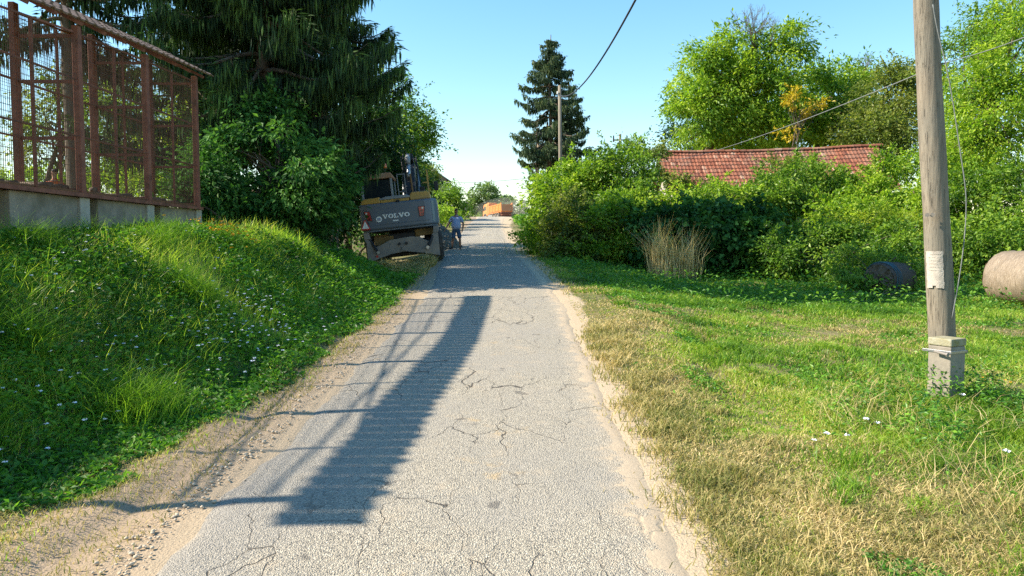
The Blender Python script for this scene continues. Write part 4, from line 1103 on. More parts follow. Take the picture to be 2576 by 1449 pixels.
# ------------------------------------------------------------------ excavator
def excavator():
    p = at(1017.3, 651, 25.0)
    root = empty('wheeled_excavator', p, 'grey and yellow wheeled excavator leaning left on the verge, dozer blade down', 'excavator', rot=(0, -R(6.3), R(4.5)))
    add = lambda mb, n, m, par=root, **k: mb.build(n, M[m], par, **k)
    blade = [(-1.17, 0), (-.82, .09), (-.38, .2), (.08, .235), (.69, .12), (1.17, 0), (1.18, .91), (1.07, .87), (.87, .45), (.57, .66), (.27, .70), (-.40, .65), (-.88, .45), (-.98, .60), (-1.12, .78), (-1.20, .74), (-1.15, .62)]
    bl = add(MB().prism(blade, 0, .05), 'dozer_blade', 'steel_dirty', bevel=.006)
    add(MB().beam((-1.17, -.012, .02), (-.82, -.012, .11), .05, .05), 'wear_strip', 'steel_dirty', bl); add(MB().beam((.69, -.012, .14), (1.17, -.012, .02), .05, .05), 'wear_strip', 'steel_dirty', bl)
    for x in (-.10, .13): add(MB().tube([(x, -.05, .50), (x, .01, .50)], [.045, .05], 12), 'tow_hole', 'black', bl)
    add(MB().box(-.04, .07, -.06, -.001, .27, .40).box(-.08, .11, -.04, -.002, .24, .28), 'tow_hook', 'steel_dirty', bl, bevel=.01)
    add(MB().tube([(-.86, -.03, .17), (-.86, .0, .17)], [.04, .04], 12), 'reflector', 'red_lamp', bl)
    for sx in (-1, 1):
        add(MB().tube([(sx * 1.10, .10, .82), (sx * .84, -.06, .36)], [.045, .05], 10).tube([(sx * .84, -.06, .36), (sx * .78, -.08, .26)], [.028, .028], 8), 'blade_ram', 'black')
        add(MB().tube([(sx * .80, -.12, .29), (sx * .80, .0, .29)], [.055, .055], 10), 'pin', 'silver')
        add(MB().beam((sx * .8, .05, .4), (sx * .62, 1.1, .55), .14, .16), 'blade_arm', 'steel_dirty', bevel=.01)
        add(MB().prism([(sx * 1.02, .74), (sx * 1.2, .76), (sx * 1.22, .95), (sx * 1.05, .96)], -.02, .35), 'blade_stop', 'steel_dirty', bevel=.01)
    # undercarriage
    add(MB().box(-.45, .45, .5, 3.6, .22, .86), 'chassis', 'black', bevel=.03)
    add(MB().box(-.95, -.3, .45, 1.1, .52, .80).box(-.92, -.5, .6, 2.6, .80, .86), 'step_box', 'yellow_dirty', bevel=.02)
    add(MB().box(.42, 1.06, .42, 1.1, .70, .92).box(.42, .55, .42, 1.0, .45, .70).box(.95, 1.06, .42, 1.0, .45, .70), 'step_box', 'yellow_dirty', bevel=.02)
    add(MB().box(-.85, .85, .62, 3.3, .08, .44), 'belly_pan', 'black', bevel=.04)  # added black box that darkens the view under the machine
    for yy in (1.1, 3.5):
        add(MB().tube([(-.9, yy, .34), (.9, yy, .34)], [.13, .13], 10), 'axle', 'yellow')
        for sx in (-1, 1):
            w = empty('w', (0, 0, 0), None, None); bpy.data.objects.remove(w)
            x0, x1 = sx * .70, sx * 1.26
            prof = [(x0, .30), (x0, .47), (x0 + sx * .06, .51), (x1 - sx * .06, .51), (x1, .47), (x1, .30)]
            mb = MB(); n = 40; V = []
            for i in range(n):
                a = 2 * math.pi * i / n
                for k, (x, r) in enumerate(prof):
                    rr = r + (.018 if (i % 2 and 1 < k < 4) else 0)
                    V.append((x, yy + math.cos(a) * rr, .34 + math.sin(a) * rr))
            m_ = len(prof)
            mb.add(V, np.array([(i * m_ + k, ((i + 1) % n) * m_ + k, ((i + 1) % n) * m_ + (k + 1) % m_, i * m_ + (k + 1) % m_) for i in range(n) for k in range(m_)]))
            wh = add(mb, 'wheel', 'rubber')
            add(MB().tube([(sx * .72, yy, .34), (sx * 1.2, yy, .34)], [.29, .29], 20).tube([(sx * 1.15, yy, .34), (sx * 1.25, yy, .34)], [.12, .10], 12), 'rim', 'yellow', wh)
    add(MB().tube([(0, 2.0, .86), (0, 2.0, 1.0)], [.55, .55], 24), 'slew_ring', 'black')
    # upper structure
    cw = MB().prism([(-1.27, .10), (-1.0, 0), (.85, 0), (1.05, .06), (1.24, .42), (1.24, 1.1), (-1.27, 1.1)], 1.03, 1.87, axis='z')
    cw = add(cw, 'counterweight', 'grey_paint', bevel=.055)
    add(MB().prism([(-1.22, .16), (-.98, .07), (.83, .07), (1.0, .13), (1.18, .45), (1.18, 1.1), (-1.22, 1.1)], .965, 1.035, axis='z'), 'lower_lip', 'grey_paint', cw, bevel=.02)
    add(MB().box(-.80, .95, -.012, .02, 1.17, 1.195), 'swage_line', 'grey_paint', cw, bevel=.008)
    add(MB().box(-.05, .06, -.02, .12, 1.86, 1.93), 'lifting_eye', 'black', cw, bevel=.01)
    add(MB().prism([(1.07, .09), (1.235, .42), (1.252, .42), (1.252, 1.12), (1.245, 1.12), (1.235, .45)], 1.10, 1.80, axis='z'), 'side_panel', 'grey_light', cw)  # paler grey over the chamfer: its lit side put into the colour
    for k, z in enumerate((1.30, 1.42, 1.54)):
        add(MB().box(1.253, 1.257, .5, 1.05, z, z + .07), 'warning_stripe', 'red_sign', cw)
    add(MB().box(1.20, 1.245, 1.1, 3.1, 1.0, 1.86), 'side_cover', 'yellow', bevel=.02); add(MB().box(-1.26, -1.2, 1.1, 3.2, 1.0, 1.6), 'side_cover', 'yellow', bevel=.02)
    add(MB().box(-1.15, 1.15, 1.1, 3.3, .98, 1.5), 'platform', 'black', bevel=.02)
    def lamp(pts, discs):
        l = add(MB().prism(pts, -.018, .03), 'tail_light_housing', 'black', cw)
        cx = sum(q[0] for q in pts) / 4; cz = sum(q[1] for q in pts) / 4
        add(MB().prism([((q[0] - cx) * .84 + cx, (q[1] - cz) * .9 + cz) for q in pts], -.028, -.0185), 'tail_light', 'red_lamp', l)
        for (x, z, m_) in discs: add(MB().tube([(x, -.036, z), (x, -.029, z)], [.034, .034], 14), 'lens', m_, l)
    lamp([(.65, 1.31), (.79, 1.32), (.86, 1.64), (.63, 1.64)], [(.775, 1.575, 'white_lamp'), (.735, 1.48, 'dark_lamp'), (.735, 1.385, 'dark_lamp')])
    lamp([(-1.01, 1.34), (-.87, 1.32), (-.93, 1.64), (-1.13, 1.65)], [(-1.04, 1.575, 'white_lamp'), (-.985, 1.485, 'dark_lamp'), (-.955, 1.395, 'dark_lamp')])
    t_ = add(MB().prism([(-1.26, 1.05), (-.96, 1.05), (-.97, 1.10), (-1.09, 1.38), (-1.13, 1.38), (-1.26, 1.10)], -.05, -.045), 'warning_triangle', 'red_sign', cw)
    add(MB().prism([(-1.225, 1.10), (-1.0, 1.10), (-1.11, 1.345)], -.054, -.0505), 'triangle_face', 'white', t_)
    an = np.linspace(0, 2 * math.pi, 28)[:-1]
    stk = add(MB().prism([(-.66 + .095 * math.cos(a), 1.355 + .095 * math.sin(a)) for a in an], -.008, -.002), 'speed_sticker', 'white', cw)
    def strokes(segs, x, z, w, h, th, y=-.0125, d=.004):
        mb = MB()
        for q, (a, b) in enumerate(segs): mb.beam((x + a[0] * w, y - q * .0006, z + a[1] * h), (x + b[0] * w, y - q * .0006, z + b[1] * h), d, th, up=(0, 0, 1))
        return mb
    two = [((0, .9), (.25, 1)), ((.25, 1), (.8, 1)), ((.8, 1), (1, .75)), ((1, .75), (0, 0)), ((0, 0), (1, 0))]
    zero = [((.1, .2), (.1, .8)), ((.1, .8), (.4, 1)), ((.4, 1), (.9, .8)), ((.9, .8), (.9, .2)), ((.9, .2), (.5, 0)), ((.5, 0), (.1, .2))]
    add(strokes(two, -.715, 1.32, .045, .07, .014), 'digit', 'blue_ink', stk)
    add(strokes(zero, -.655, 1.32, .045, .07, .014), 'digit', 'blue_ink', stk)
    # lettering: wide slab serif capitals
    def letter(ch, x, w, z, h):
        mb = MB(); y0, y1 = -.012, -.002
        P_ = lambda pts: mb.prism([(x + a * w, z + b * h) for a, b in pts], y0, y1)
        if ch == 'V':
            P_([(.0, 1), (.0, .86), (.10, .86), (.42, 0), (.58, 0), (.90, .86), (1, .86), (1, 1), (.62, 1), (.62, .86), (.70, .86), (.56, .40), (.36, .86), (.44, .86), (.44, 1)])
        if ch == 'L':
            P_([(0, 1), (0, .86), (.14, .86), (.14, .14), (0, .14), (0, 0), (1, 0), (1, .42), (.86, .42), (.80, .16), (.42, .16), (.42, .86), (.56, .86), (.56, 1)])
        if ch == 'O':
            n = 24; a = np.arange(n) * 2 * math.pi / n; V = []
            for yy in (y0, y1):
                V += [(x + w / 2 + w / 2 * math.cos(q), yy, z + h / 2 + h / 2 * math.sin(q)) for q in a]
                V += [(x + w / 2 + w * .21 * math.cos(q), yy, z + h / 2 + h * .33 * math.sin(q)) for q in a]
            F_ = [(i, (i + 1) % n, n + (i + 1) % n, n + i) for i in range(n)] + [(2 * n + i, 3 * n + i, 3 * n + (i + 1) % n, 2 * n + (i + 1) % n) for i in range(n)] + [(i, 2 * n + i, 2 * n + (i + 1) % n, (i + 1) % n) for i in range(n)] + [(n + i, n + (i + 1) % n, 3 * n + (i + 1) % n, 3 * n + i) for i in range(n)]
            mb.add(V, np.array(F_))
        add(mb, 'letter', 'white', cw)
    x = -.545
    for ch, w in zip('VOLVO', (.185, .175, .15, .185, .175)):
        letter(ch, x, w, 1.355, .14); x += w + .004
    add(MB().box(-.22, -.04, -.014, -.002, 1.245, 1.285), 'plate', 'white', cw)
    # hood
    add(MB().prism([(-1.20, 1.87), (-.57, 1.87), (-.57, 2.07), (-1.10, 2.05), (-1.19, 1.98)], .12, 1.2), 'hood', 'yellow', bevel=.03)
    add(MB().prism([(.40, 1.87), (1.07, 1.87), (1.06, 2.02), (.99, 2.13), (.46, 2.13), (.38, 2.0)], .14, 1.6), 'hood', 'yellow', bevel=.03)
    add(MB().box(-.56, .37, .13, 1.1, 1.87, 1.965), 'hood_panel', 'yellow', bevel=.015)
    add(MB().prism([(-.60, 1.97), (.40, 1.97), (.40, 2.03), (.28, 2.07), (-.38, 2.07), (-.58, 2.01)], .12, 1.2), 'hood_lid', 'grey_light', bevel=.015)
    # cab
    cy0, cy1 = 1.3, 2.9
    add(MB().box(-1.24, -.20, cy0, cy1, 1.5, 2.0), 'cab_body', 'yellow', bevel=.03)
    for x, y in ((-1.22, cy0 + .02), (-.22, cy0 + .02), (-1.22, cy1 - .02), (-.22, cy1 - .02)): add(MB().beam((x, y, 2.0), (x * .985 - .01, y, 2.80), .08, .08), 'cab_pillar', 'grey_light', bevel=.01)
    add(MB().box(-1.16, -.28, cy0 + .01, cy0 + .03, 2.0, 2.72), 'rear_window', 'glass')
    add(MB().box(-.215, -.205, cy0 + .08, cy1 - .08, 2.0, 2.74).box(-1.235, -1.225, cy0 + .08, cy1 - .08, 2.0, 2.74), 'side_window', 'glass')
    add(MB().box(-1.16, -.28, cy1 - .05, cy1 - .03, 1.7, 2.74), 'windscreen', 'glass')
    add(MB().box(-1.12, -.32, cy0 + .5, cy0 + .62, 1.9, 2.5), 'seat_back', 'black', bevel=.04)
    add(MB().prism([(-1.27, 2.76), (-.16, 2.76), (-.15, 2.86), (-.22, 2.95), (-1.18, 2.95), (-1.27, 2.88)], cy0 - .06, cy1 + .06), 'cab_roof', 'orange_dusty', bevel=.03)
    be = add(MB().tube([(-.40, cy0 + .2, 2.93), (-.40, cy0 + .2, 3.10)], [.014, .014], 8).tube([(-.40, cy0 + .2, 3.09), (-.40, cy0 + .2, 3.12)], [.075, .08], 14), 'beacon_stem', 'black')
    add(MB().tube([(-.40, cy0 + .2, 3.12), (-.40, cy0 + .2, 3.17), (-.40, cy0 + .2, 3.27), (-.40, cy0 + .2, 3.295)], [.078, .08, .066, .04], 16), 'beacon', 'beacon', be, smooth=True)
    # boom: a main beam rising forward with rams and hoses, then the dipper
    def arm(name, pts, w, mat='black', par=root):
        """pts: (y, z, depth) centre line in the vertical plane; w: width in x"""
        n = len(pts); V = []
        for k, (y, z, d) in enumerate(pts):
            a = pts[max(0, k - 1)]; b = pts[min(n - 1, k + 1)]; t = Vector((b[0] - a[0], b[1] - a[1])).normalized(); nn = (-t.y, t.x)
            for sx in (-1, 1):
                for sd in (-1, 1): V.append((.36 + sx * w / 2, y + nn[0] * sd * d / 2, z + nn[1] * sd * d / 2))
        F_ = []
        for k in range(n - 1):
            o = k * 4; F_ += [(o, o + 4, o + 5, o + 1), (o + 2, o + 3, o + 7, o + 6), (o, o + 2, o + 6, o + 4), (o + 1, o + 5, o + 7, o + 3)]
        F_ += [(0, 1, 3, 2), (4 * n - 4, 4 * n - 2, 4 * n - 1, 4 * n - 3)]
        return add(MB().add(V, np.array(F_)), name, mat, par, bevel=.02)
    bm = arm('boom', [(2.3, 1.6, .4), (2.8, 2.35, .5), (3.5, 3.0, .48), (4.4, 3.3, .4), (5.2, 3.35, .34)], .34)
    arm('dipper', [(4.3, 3.75, .26), (5.1, 3.4, .36), (6.0, 2.6, .28), (6.4, 1.7, .22)], .28)
    for x in (.08, .64): add(MB().tube([(x, 2.9, 1.5), (x, 3.4, 2.6)], [.07, .07], 10).tube([(x, 3.4, 2.6), (x, 3.7, 3.15)], [.04, .04], 8), 'boom_ram', 'silver')
    add(MB().tube([(.33, 2.8, 2.85), (.33, 3.4, 3.45)], [.075, .075], 12).tube([(.33, 3.4, 3.45), (.33, 4.0, 3.8)], [.04, .04], 8), 'dipper_ram', 'silver', smooth=True)
    add(MB().tube([(.33, 3.30, 3.38), (.33, 3.45, 3.6), (.33, 3.57, 3.74)], [.095, .10, .06], 12), 'ram_guard', 'grey_light', smooth=True)
    for k in range(7):
        x = .12 + k * .09
        y0 = 2.3 + .1 * (k % 3)
        tt = np.linspace(0, 1, 12)
        pts = np.stack([x + .05 * np.sin(tt * 4 + k), y0 - .08 + 1.5 * tt, 1.75 + 2.0 * tt - .25 * np.sin(tt * 3.1) + .12 * np.sin(tt * 6 + k)], 1)
        add(MB().tube(pts, .022, 6), 'hose', 'black', bm, smooth=True)
    add(MB().box(-.06, -.03, 2.0, 2.04, 1.6, 2.95).box(.20, .23, 2.0, 2.04, 1.9, 2.95).box(-.06, .23, 2.0, 2.04, 2.3, 2.33).box(-.06, .23, 2.0, 2.04, 2.9, 2.93), 'guard_frame', 'grey_light')
    add(MB().tube([(.46, 1.5, 2.0), (.44, 1.5, 2.85)], [.035, .035], 10), 'exhaust', 'old_wood')
    add(MB().box(.98, 1.02, 1.7, 1.74, 2.0, 2.95).box(.98, 1.02, 2.6, 2.64, 1.9, 2.95).box(.98, 1.02, 1.7, 2.64, 2.93, 2.96).box(.82, 1.0, 1.7, 1.73, 2.5, 2.54), 'handrail', 'yellow')
    mr = add(MB().tube([(1.08, 2.3, 1.95), (1.18, 2.25, 2.12), (1.26, 2.2, 2.2), (1.27, 2.2, 2.5)], [.014] * 4, 8), 'mirror_arm', 'black')
    add(MB().box(1.20, 1.34, 2.16, 2.21, 2.24, 2.56), 'mirror', 'black', mr, bevel=.015)
    add(MB().box(.68, .86, 2.2, 2.3, 2.22, 2.44), 'work_lamp', 'black', bevel=.02)
    return root
excavator()

# ------------------------------------------------------------------ dump truck on the crest
def truck():
    p = at(1275, 540, 150.0)
    root = empty('dump_truck', (p[0], 150.0, 6.62), 'orange dump truck turning in its own dust on the crest of the road', 'truck', rot=(R(-1.0), R(-1.0), R(31)))
    add = lambda mb, n, m, par=root, **k: mb.build(n, M[m], par, **k)
    add(MB().box(-.45, .45, .3, 7.0, .75, 1.05), 'chassis', 'black')
    body = [(.15, 1.25), (.0, 1.3), (-.05, 2.75), (4.9, 2.45), (4.9, 1.0)]
    bd = add(MB().prism([(q[0], q[1]) for q in body], -1.24, 1.24, axis='x'), 'dump_body', 'orange', bevel=.03)
    for sx in (-1, 1):
        x0, x1 = (sx * 1.245, sx * 1.30) if sx > 0 else (sx * 1.30, sx * 1.245)
        add(MB().prism([(-.05, 2.70), (4.95, 2.40), (4.95, 2.55), (-.05, 2.86)], x0, x1, axis='x'), 'top_rail', 'orange', bd)
        add(MB().prism([(.0, 1.28), (4.9, .98), (4.9, 1.12), (0, 1.42)], x0, x1, axis='x'), 'bottom_rail', 'orange', bd)
        add(MB().prism([(.35, 1.42), (4.75, 1.14), (4.75, 1.22), (.35, 1.50)], x0 + sx * .03, x1 - sx * 0 + sx * .004, axis='x'), 'shadow_gap', 'rust', bd)  # solid dark strip in place of the shadow line over the rail
        for k in range(8):
            y = .35 + k * .6; add(MB().prism([(y, 1.5 - .06 * k * .6), (y + .10, 1.5 - .06 * k * .6), (y + .10, 2.70 - .06 * k * .6), (y, 2.70 - .06 * k * .6)], x0, x1, axis='x'), 'rib', 'orange', bd)
    add(MB().box(-1.24, 1.24, -.10, -.03, 1.45, 2.72), 'tailgate', 'orange_dusty', bd, bevel=.02)
    add(MB().box(-1.30, -1.2, -.12, .05, 1.3, 3.05).box(1.2, 1.30, -.12, .05, 1.3, 3.05), 'corner_post', 'orange', bd)
    add(MB().box(-1.22, 1.22, -.02, .4, 1.0, 1.28), 'body_sill', 'rust', bd)
    add(MB().prism([(4.95, 1.0), (4.95, 3.0), (5.2, 3.0), (5.2, 1.0)], -1.2, 1.2, axis='x'), 'bulkhead', 'orange', bd)
    add(MB().box(-1.15, 1.15, .25, .35, .55, .95), 'rear_beam', 'rust')
    for sx in (-1, 1):
        l = add(MB().box(sx * .95 - .2, sx * .95 + .2, .15, .25, .60, .85), 'lamp_bar', 'orange_dusty')
        add(MB().tube([(sx * .98, .10, .70), (sx * .98, .15, .70)], [.09, .09], 12), 'tail_light', 'red_lamp', l)
        add(MB().box(sx * .85 - .3, sx * .85 + .3, .5, .54, .25, .9), 'mudflap', 'black')
    for yy in (1.5, 2.85, 6.45):
        for sx in (-1, 1):
            w = add(MB().tube([(sx * .75, yy, .52), (sx * 1.22, yy, .52)], [.52, .52], 24), 'wheel', 'rubber', bevel=.04)
            add(MB().tube([(sx * 1.1, yy, .52), (sx * 1.235, yy, .52)], [.30, .27], 16), 'rim', 'steel_dirty', w)
            add(MB().tube([(sx * 1.2, yy, .52), (sx * 1.27, yy, .52)], [.10, .08], 10), 'hub', 'black', w)
            an = np.linspace(0, math.pi, 9); fy = [(yy + math.cos(a) * .68, .55 + math.sin(a) * .66) for a in an] + [(yy + math.cos(a) * .60, .55 + math.sin(a) * .58) for a in an[::-1]]
            add(MB().prism(fy, min(sx * .72, sx * 1.27), max(sx * .72, sx * 1.27), axis='x'), 'fender', 'plaster' if yy < 5 else 'grey_paint')
    add(MB().box(-1.22, -.85, 3.7, 5.3, .45, .9), 'fuel_tank', 'silver', bevel=.05)
    add(MB().box(.85, 1.22, 3.7, 5.3, .45, .9), 'tool_box', 'black', bevel=.05)
    cab = [(5.35, .75), (5.35, 2.95), (5.7, 3.15), (6.6, 3.1), (7.05, 2.85), (7.3, 2.1), (7.4, 1.5), (7.4, .55), (7.05, .5), (7.0, .95), (6.45, 1.2), (5.9, .95), (5.8, .75)]
    cb = add(MB().prism(cab, -1.22, 1.22, axis='x'), 'cab', 'orange', bevel=.06)
    for sx in (-1, 1):
        x0, x1 = sorted((sx * 1.222, sx * 1.235))
        add(MB().prism([(6.0, 1.85), (6.0, 2.6), (6.8, 2.6), (7.1, 2.05), (7.1, 1.75)], x0, x1, axis='x'), 'side_window', 'glass', cb)
        add(MB().box(x0, x1, 5.85, 5.95, 1.45, 1.52), 'door_handle', 'black', cb)
        ma = add(MB().beam((sx * 1.2, 7.2, 2.5), (sx * 1.45, 7.3, 2.5), .04, .04), 'mirror_arm', 'black', cb)
        add(MB().box(sx * 1.45 - .08, sx * 1.45 + .08, 7.26, 7.36, 1.75, 2.55), 'mirror', 'black', cb)
    add(MB().box(-1.1, 1.1, 7.36, 7.42, 1.6, 2.0), 'windscreen', 'glass', cb)
    add(MB().prism([(5.3, 2.9), (5.35, 3.3), (5.9, 3.36), (6.4, 3.15)], -.9, .9, axis='x'), 'roof_spoiler', 'orange', cb, bevel=.04)
truck()

# ------------------------------------------------------------------ people
def skin_obj(name, nodes, edges, mat, parent, sub=2, root_i=0):
    me = bpy.data.meshes.new(name)
    me.from_pydata([n[0] for n in nodes], edges, []); me.update()
    o = bpy.data.objects.new(name, me); COL.objects.link(o); o.parent = parent
    me.materials.append(M[mat])
    sk = o.modifiers.new('skin', 'SKIN')
    if not me.skin_vertices: return o
    for i, n in enumerate(nodes):
        v = me.skin_vertices[0].data[i]; r = n[1]
        v.radius = (r, r) if not isinstance(r, tuple) else r
        v.use_root = i == root_i
    sk.use_smooth_shade = True; sk.branch_smoothing = .6
    b = o.modifiers.new('sub', 'SUBSURF'); b.levels = b.render_levels = sub
    return o

def person(name_label, loc, yaw, pose, colors, cat='person', belly=1.0, scale=1.0):
    """local frame: the figure faces -y; x to its left (image right). pose gives joints of arms and legs"""
    root = empty('person', loc, name_label, cat, rot=(0, 0, yaw)); root.scale = (scale,) * 3
    J = pose
    nodes = []; edges = []
    def n(p, r): nodes.append((p, r)); return len(nodes) - 1
    def chain(start, pts):
        k = start
        for p, r in pts:
            i = n(p, r); edges.append((k, i)); k = i
        return k
    pel = n((0, 0, .95), (.155 * belly, .13 * belly))
    bel = chain(pel, [((0, -.02, 1.10), (.165 * belly, .15 * belly)), ((0, -.01, 1.27), (.15 * belly, .125 * belly))])
    ch = chain(bel, [((0, .01, 1.40), (.14, .105))])
    nk = chain(ch, [((0, .005, 1.50), (.06, .06)), ((0, -.005, 1.56), (.055, .06))])
    hd = chain(nk, [((0, -.015, 1.615), (.068, .08)), ((0, -.01, 1.68), (.078, .092)), ((0, .0, 1.745), (.062, .075))])
    for s, side in ((1, 'l'), (-1, 'r')):
        sh = chain(ch, [((s * .17, .01, 1.40), (.062, .062))])
        el, wr_, hn = J['arm_' + side]
        m1 = tuple((np.array((s * .2, .01, 1.36)) + np.array(el)) / 2)
        w = chain(sh, [(m1, .056), (el, .046), (tuple((np.array(el) + np.array(wr_)) / 2), .043), (wr_, .029)])
        wv, hv = Vector(wr_), Vector(hn); d = (hv - wv).normalized()
        palm = chain(w, [(tuple(wv + d * .05), (.034, .022))])
        across = Vector((0, 1, 0)) - d * d.y; across.normalize(); curl = Vector((-s, 0, 0))
        for k, ln in enumerate((.070, .080, .075, .060)):
            o_ = wv + d * .085 + across * ((k - 1.5) * -.019)
            chain(palm, [(tuple(o_), .0105), (tuple(o_ + d * ln * .55 + curl * .008), .0095), (tuple(o_ + d * ln * .95 + curl * .024), .008)])
        t0 = wv + d * .045 - across * .035 + curl * .01
        chain(palm, [(tuple(t0), .012), (tuple(t0 + d * .035 - across * .012 + curl * .012), .010), (tuple(t0 + d * .06 - across * .012 + curl * .02), .009)])
        hp = chain(pel, [((s * .10, 0, .86), (.10, .10))])
        kn, an_, toe = J['leg_' + side]
        m1 = tuple((np.array((s * .1, 0, .86)) + np.array(kn)) / 2); m2 = tuple((np.array(kn) * .62 + np.array(an_) * .38))
        chain(hp, [(m1, .085), (kn, .06), (m2, .062), (an_, .038)])
    b = skin_obj('body', nodes, edges, 'skin', root)
    # face: nose, ears, eyes, mouth
    skin_obj('nose', [((0, -.085, 1.66), .012), ((0, -.108, 1.635), .017), ((0, -.09, 1.625), .014)], [(0, 1), (1, 2)], 'skin', b, 1)
    for s in (-1, 1):
        skin_obj('ear', [((s * .076, .005, 1.655), (.010, .02)), ((s * .082, .012, 1.625), (.008, .015))], [(0, 1)], 'skin', b, 1)
        MB().tube([(s * .03, -.088, 1.665), (s * .03, -.096, 1.665)], [.011, .006], 8).build('eye', M['hair'], b)
        MB().beam((s * .012, -.094, 1.685), (s * .05, -.086, 1.686), .01, .008).build('eyebrow', M['hair'], b)
    MB().beam((-.024, -.094, 1.597), (.024, -.094, 1.597), .01, .008).build('mouth', M['rust'], b)
    if colors.get('beard'): MB().beam((-.032, -.097, 1.612), (.032, -.097, 1.612), .014, .014).build('moustache', M['hair'], b)
    skin_obj('hair', [((0, .02, 1.66), (.079, .09)), ((0, .012, 1.72), (.079, .093)), ((0, .008, 1.76), (.060, .075))], [(0, 1), (1, 2)], colors.get('hair', 'hair'), b, 2)
    if colors.get('cap'):
        c = skin_obj('cap', [((0, .0, 1.715), (.086, .099)), ((0, .0, 1.765), (.070, .085)), ((0, .0, 1.785), (.03, .04))], [(0, 1), (1, 2)], colors['cap'], root, 2)
        MB().prism([(-.06, -.07), (-.055, -.14), (0, -.165), (.055, -.14), (.06, -.07)], 1.712, 1.724, axis='z').build('cap_peak', M[colors['cap']], c)
    # shirt
    nodes, edges = [], []
    p0 = n((0, -.005, .84), (.20 * belly, .175 * belly))
    q = chain(p0, [((0, -.025, 1.06), (.195 * belly, .18 * belly)), ((0, -.015, 1.24), (.185 * belly, .155 * belly)), ((0, .01, 1.39), (.165, .125)), ((0, .008, 1.475), (.085, .08))])
    c3 = q - 1
    for s, side in ((1, 'l'), (-1, 'r')):
        el = np.array(J['arm_' + side][0]); sh = np.array((s * .19, .01, 1.385))
        e1 = tuple(sh + (el - sh) * .45); e2 = tuple(sh + (el - sh) * .80)
        chain(c3, [(tuple(sh), .085), (e1, .082), (e2, .080)])
    st = skin_obj('shirt', nodes, edges, colors['shirt'], root)
    nodes, edges = [], []
    c0 = n((-.055, -.05, 1.485), .016); k = chain(c0, [((0, -.082, 1.462), .014), ((.055, -.05, 1.485), .016), ((.06, .03, 1.50), .016), ((0, .07, 1.51), .016), ((-.06, .03, 1.50), .016)])
    edges.append((k, c0)); skin_obj('collar', nodes, edges, colors['shirt'], st, 1)
    # shorts
    nodes, edges = [], []
    p0 = n((0, 0, 1.0), (.160 * belly, .14 * belly)); p1 = chain(p0, [((0, 0, .85), (.172 * belly, .14 * belly))])
    for s, side in ((1, 'l'), (-1, 'r')):
        kn = np.array(J['leg_' + side][0]); h = np.array((s * .10, 0, .80))
        chain(p1, [(tuple(h), (.112, .115)), (tuple(h + (kn - h) * .5), (.105, .108)), (tuple(h + (kn - h) * .92), (.094, .098)), (tuple(h + (kn - h) * 1.06), (.090, .094))])
    skin_obj('shorts', nodes, edges, colors['shorts'], root)
    for s, side in ((1, 'l'), (-1, 'r')):
        kn, an_, toe = J['leg_' + side]
        a_, t_ = np.array(an_), np.array(toe)
        heel = a_ + (a_ - t_) * .28; heel[2] = t_[2]
        skin_obj('shoe', [(tuple(heel + [0, 0, .01]), .042), (tuple(a_ * .5 + t_ * .5 * 0 + np.array([a_[0], a_[1], t_[2] + .03]) * .5), .050), (tuple((a_ + t_) / 2 * [1, 1, 0] + [0, 0, t_[2] + .005]), .047), (tuple(t_), .036)], [(0, 1), (1, 2), (2, 3)], colors['shoe'], root)
    if colors.get('watch'):
        el, wr_, hn = J['arm_l']; w = Vector(wr_); d = (w - Vector(el)).normalized()
        MB().tube([tuple(w - d * .03), tuple(w - d * .008)], [.037, .035], 12).build('watch', M['silver'], root)
    return root
pose1 = {'arm_l': ((.31, .05, 1.12), (.285, -.02, .875), (.28, -.06, .78)),
         'arm_r': ((-.33, .03, 1.14), (-.45, -.06, .93), (-.50, -.10, .84)),
         'leg_l': ((.15, .0, .50), (.17, .06, .09), (.19, -.13, .04)),
         'leg_r': ((-.13, -.04, .50), (-.19, .0, .09), (-.27, -.18, .04))}
mp_ = at(1148, 628, 33.0)
person('heavy man in light blue polo shirt, denim shorts and dark cap on the road', (mp_[0], 33.0, float(zr(33.0)) + .02), R(-8), pose1, {'shirt': 'shirt_blue', 'shorts': 'denim', 'shoe': 'black', 'cap': 'black', 'beard': 1, 'watch': 1}, belly=1.22, scale=.98)
pose2 = {'arm_l': ((.28, -.02, 1.12), (.24, -.22, .98), (.22, -.32, .98)), 'arm_r': ((-.28, .0, 1.12), (-.26, -.2, .95), (-.25, -.3, .93)),
         'leg_l': ((.12, 0, .5), (.13, .04, .09), (.15, -.14, .04)), 'leg_r': ((-.12, 0, .5), (-.13, .04, .09), (-.15, -.14, .04))}
q = at(137, 441, 17.5)
person('person in an orange shirt with short hair seen through the wire of the corn crib', (q[0], 17.5, q[2] - 1.60 * .9), R(-125), pose2, {'shirt': 'shirt_orange', 'shorts': 'denim', 'shoe': 'black'}, scale=.9)

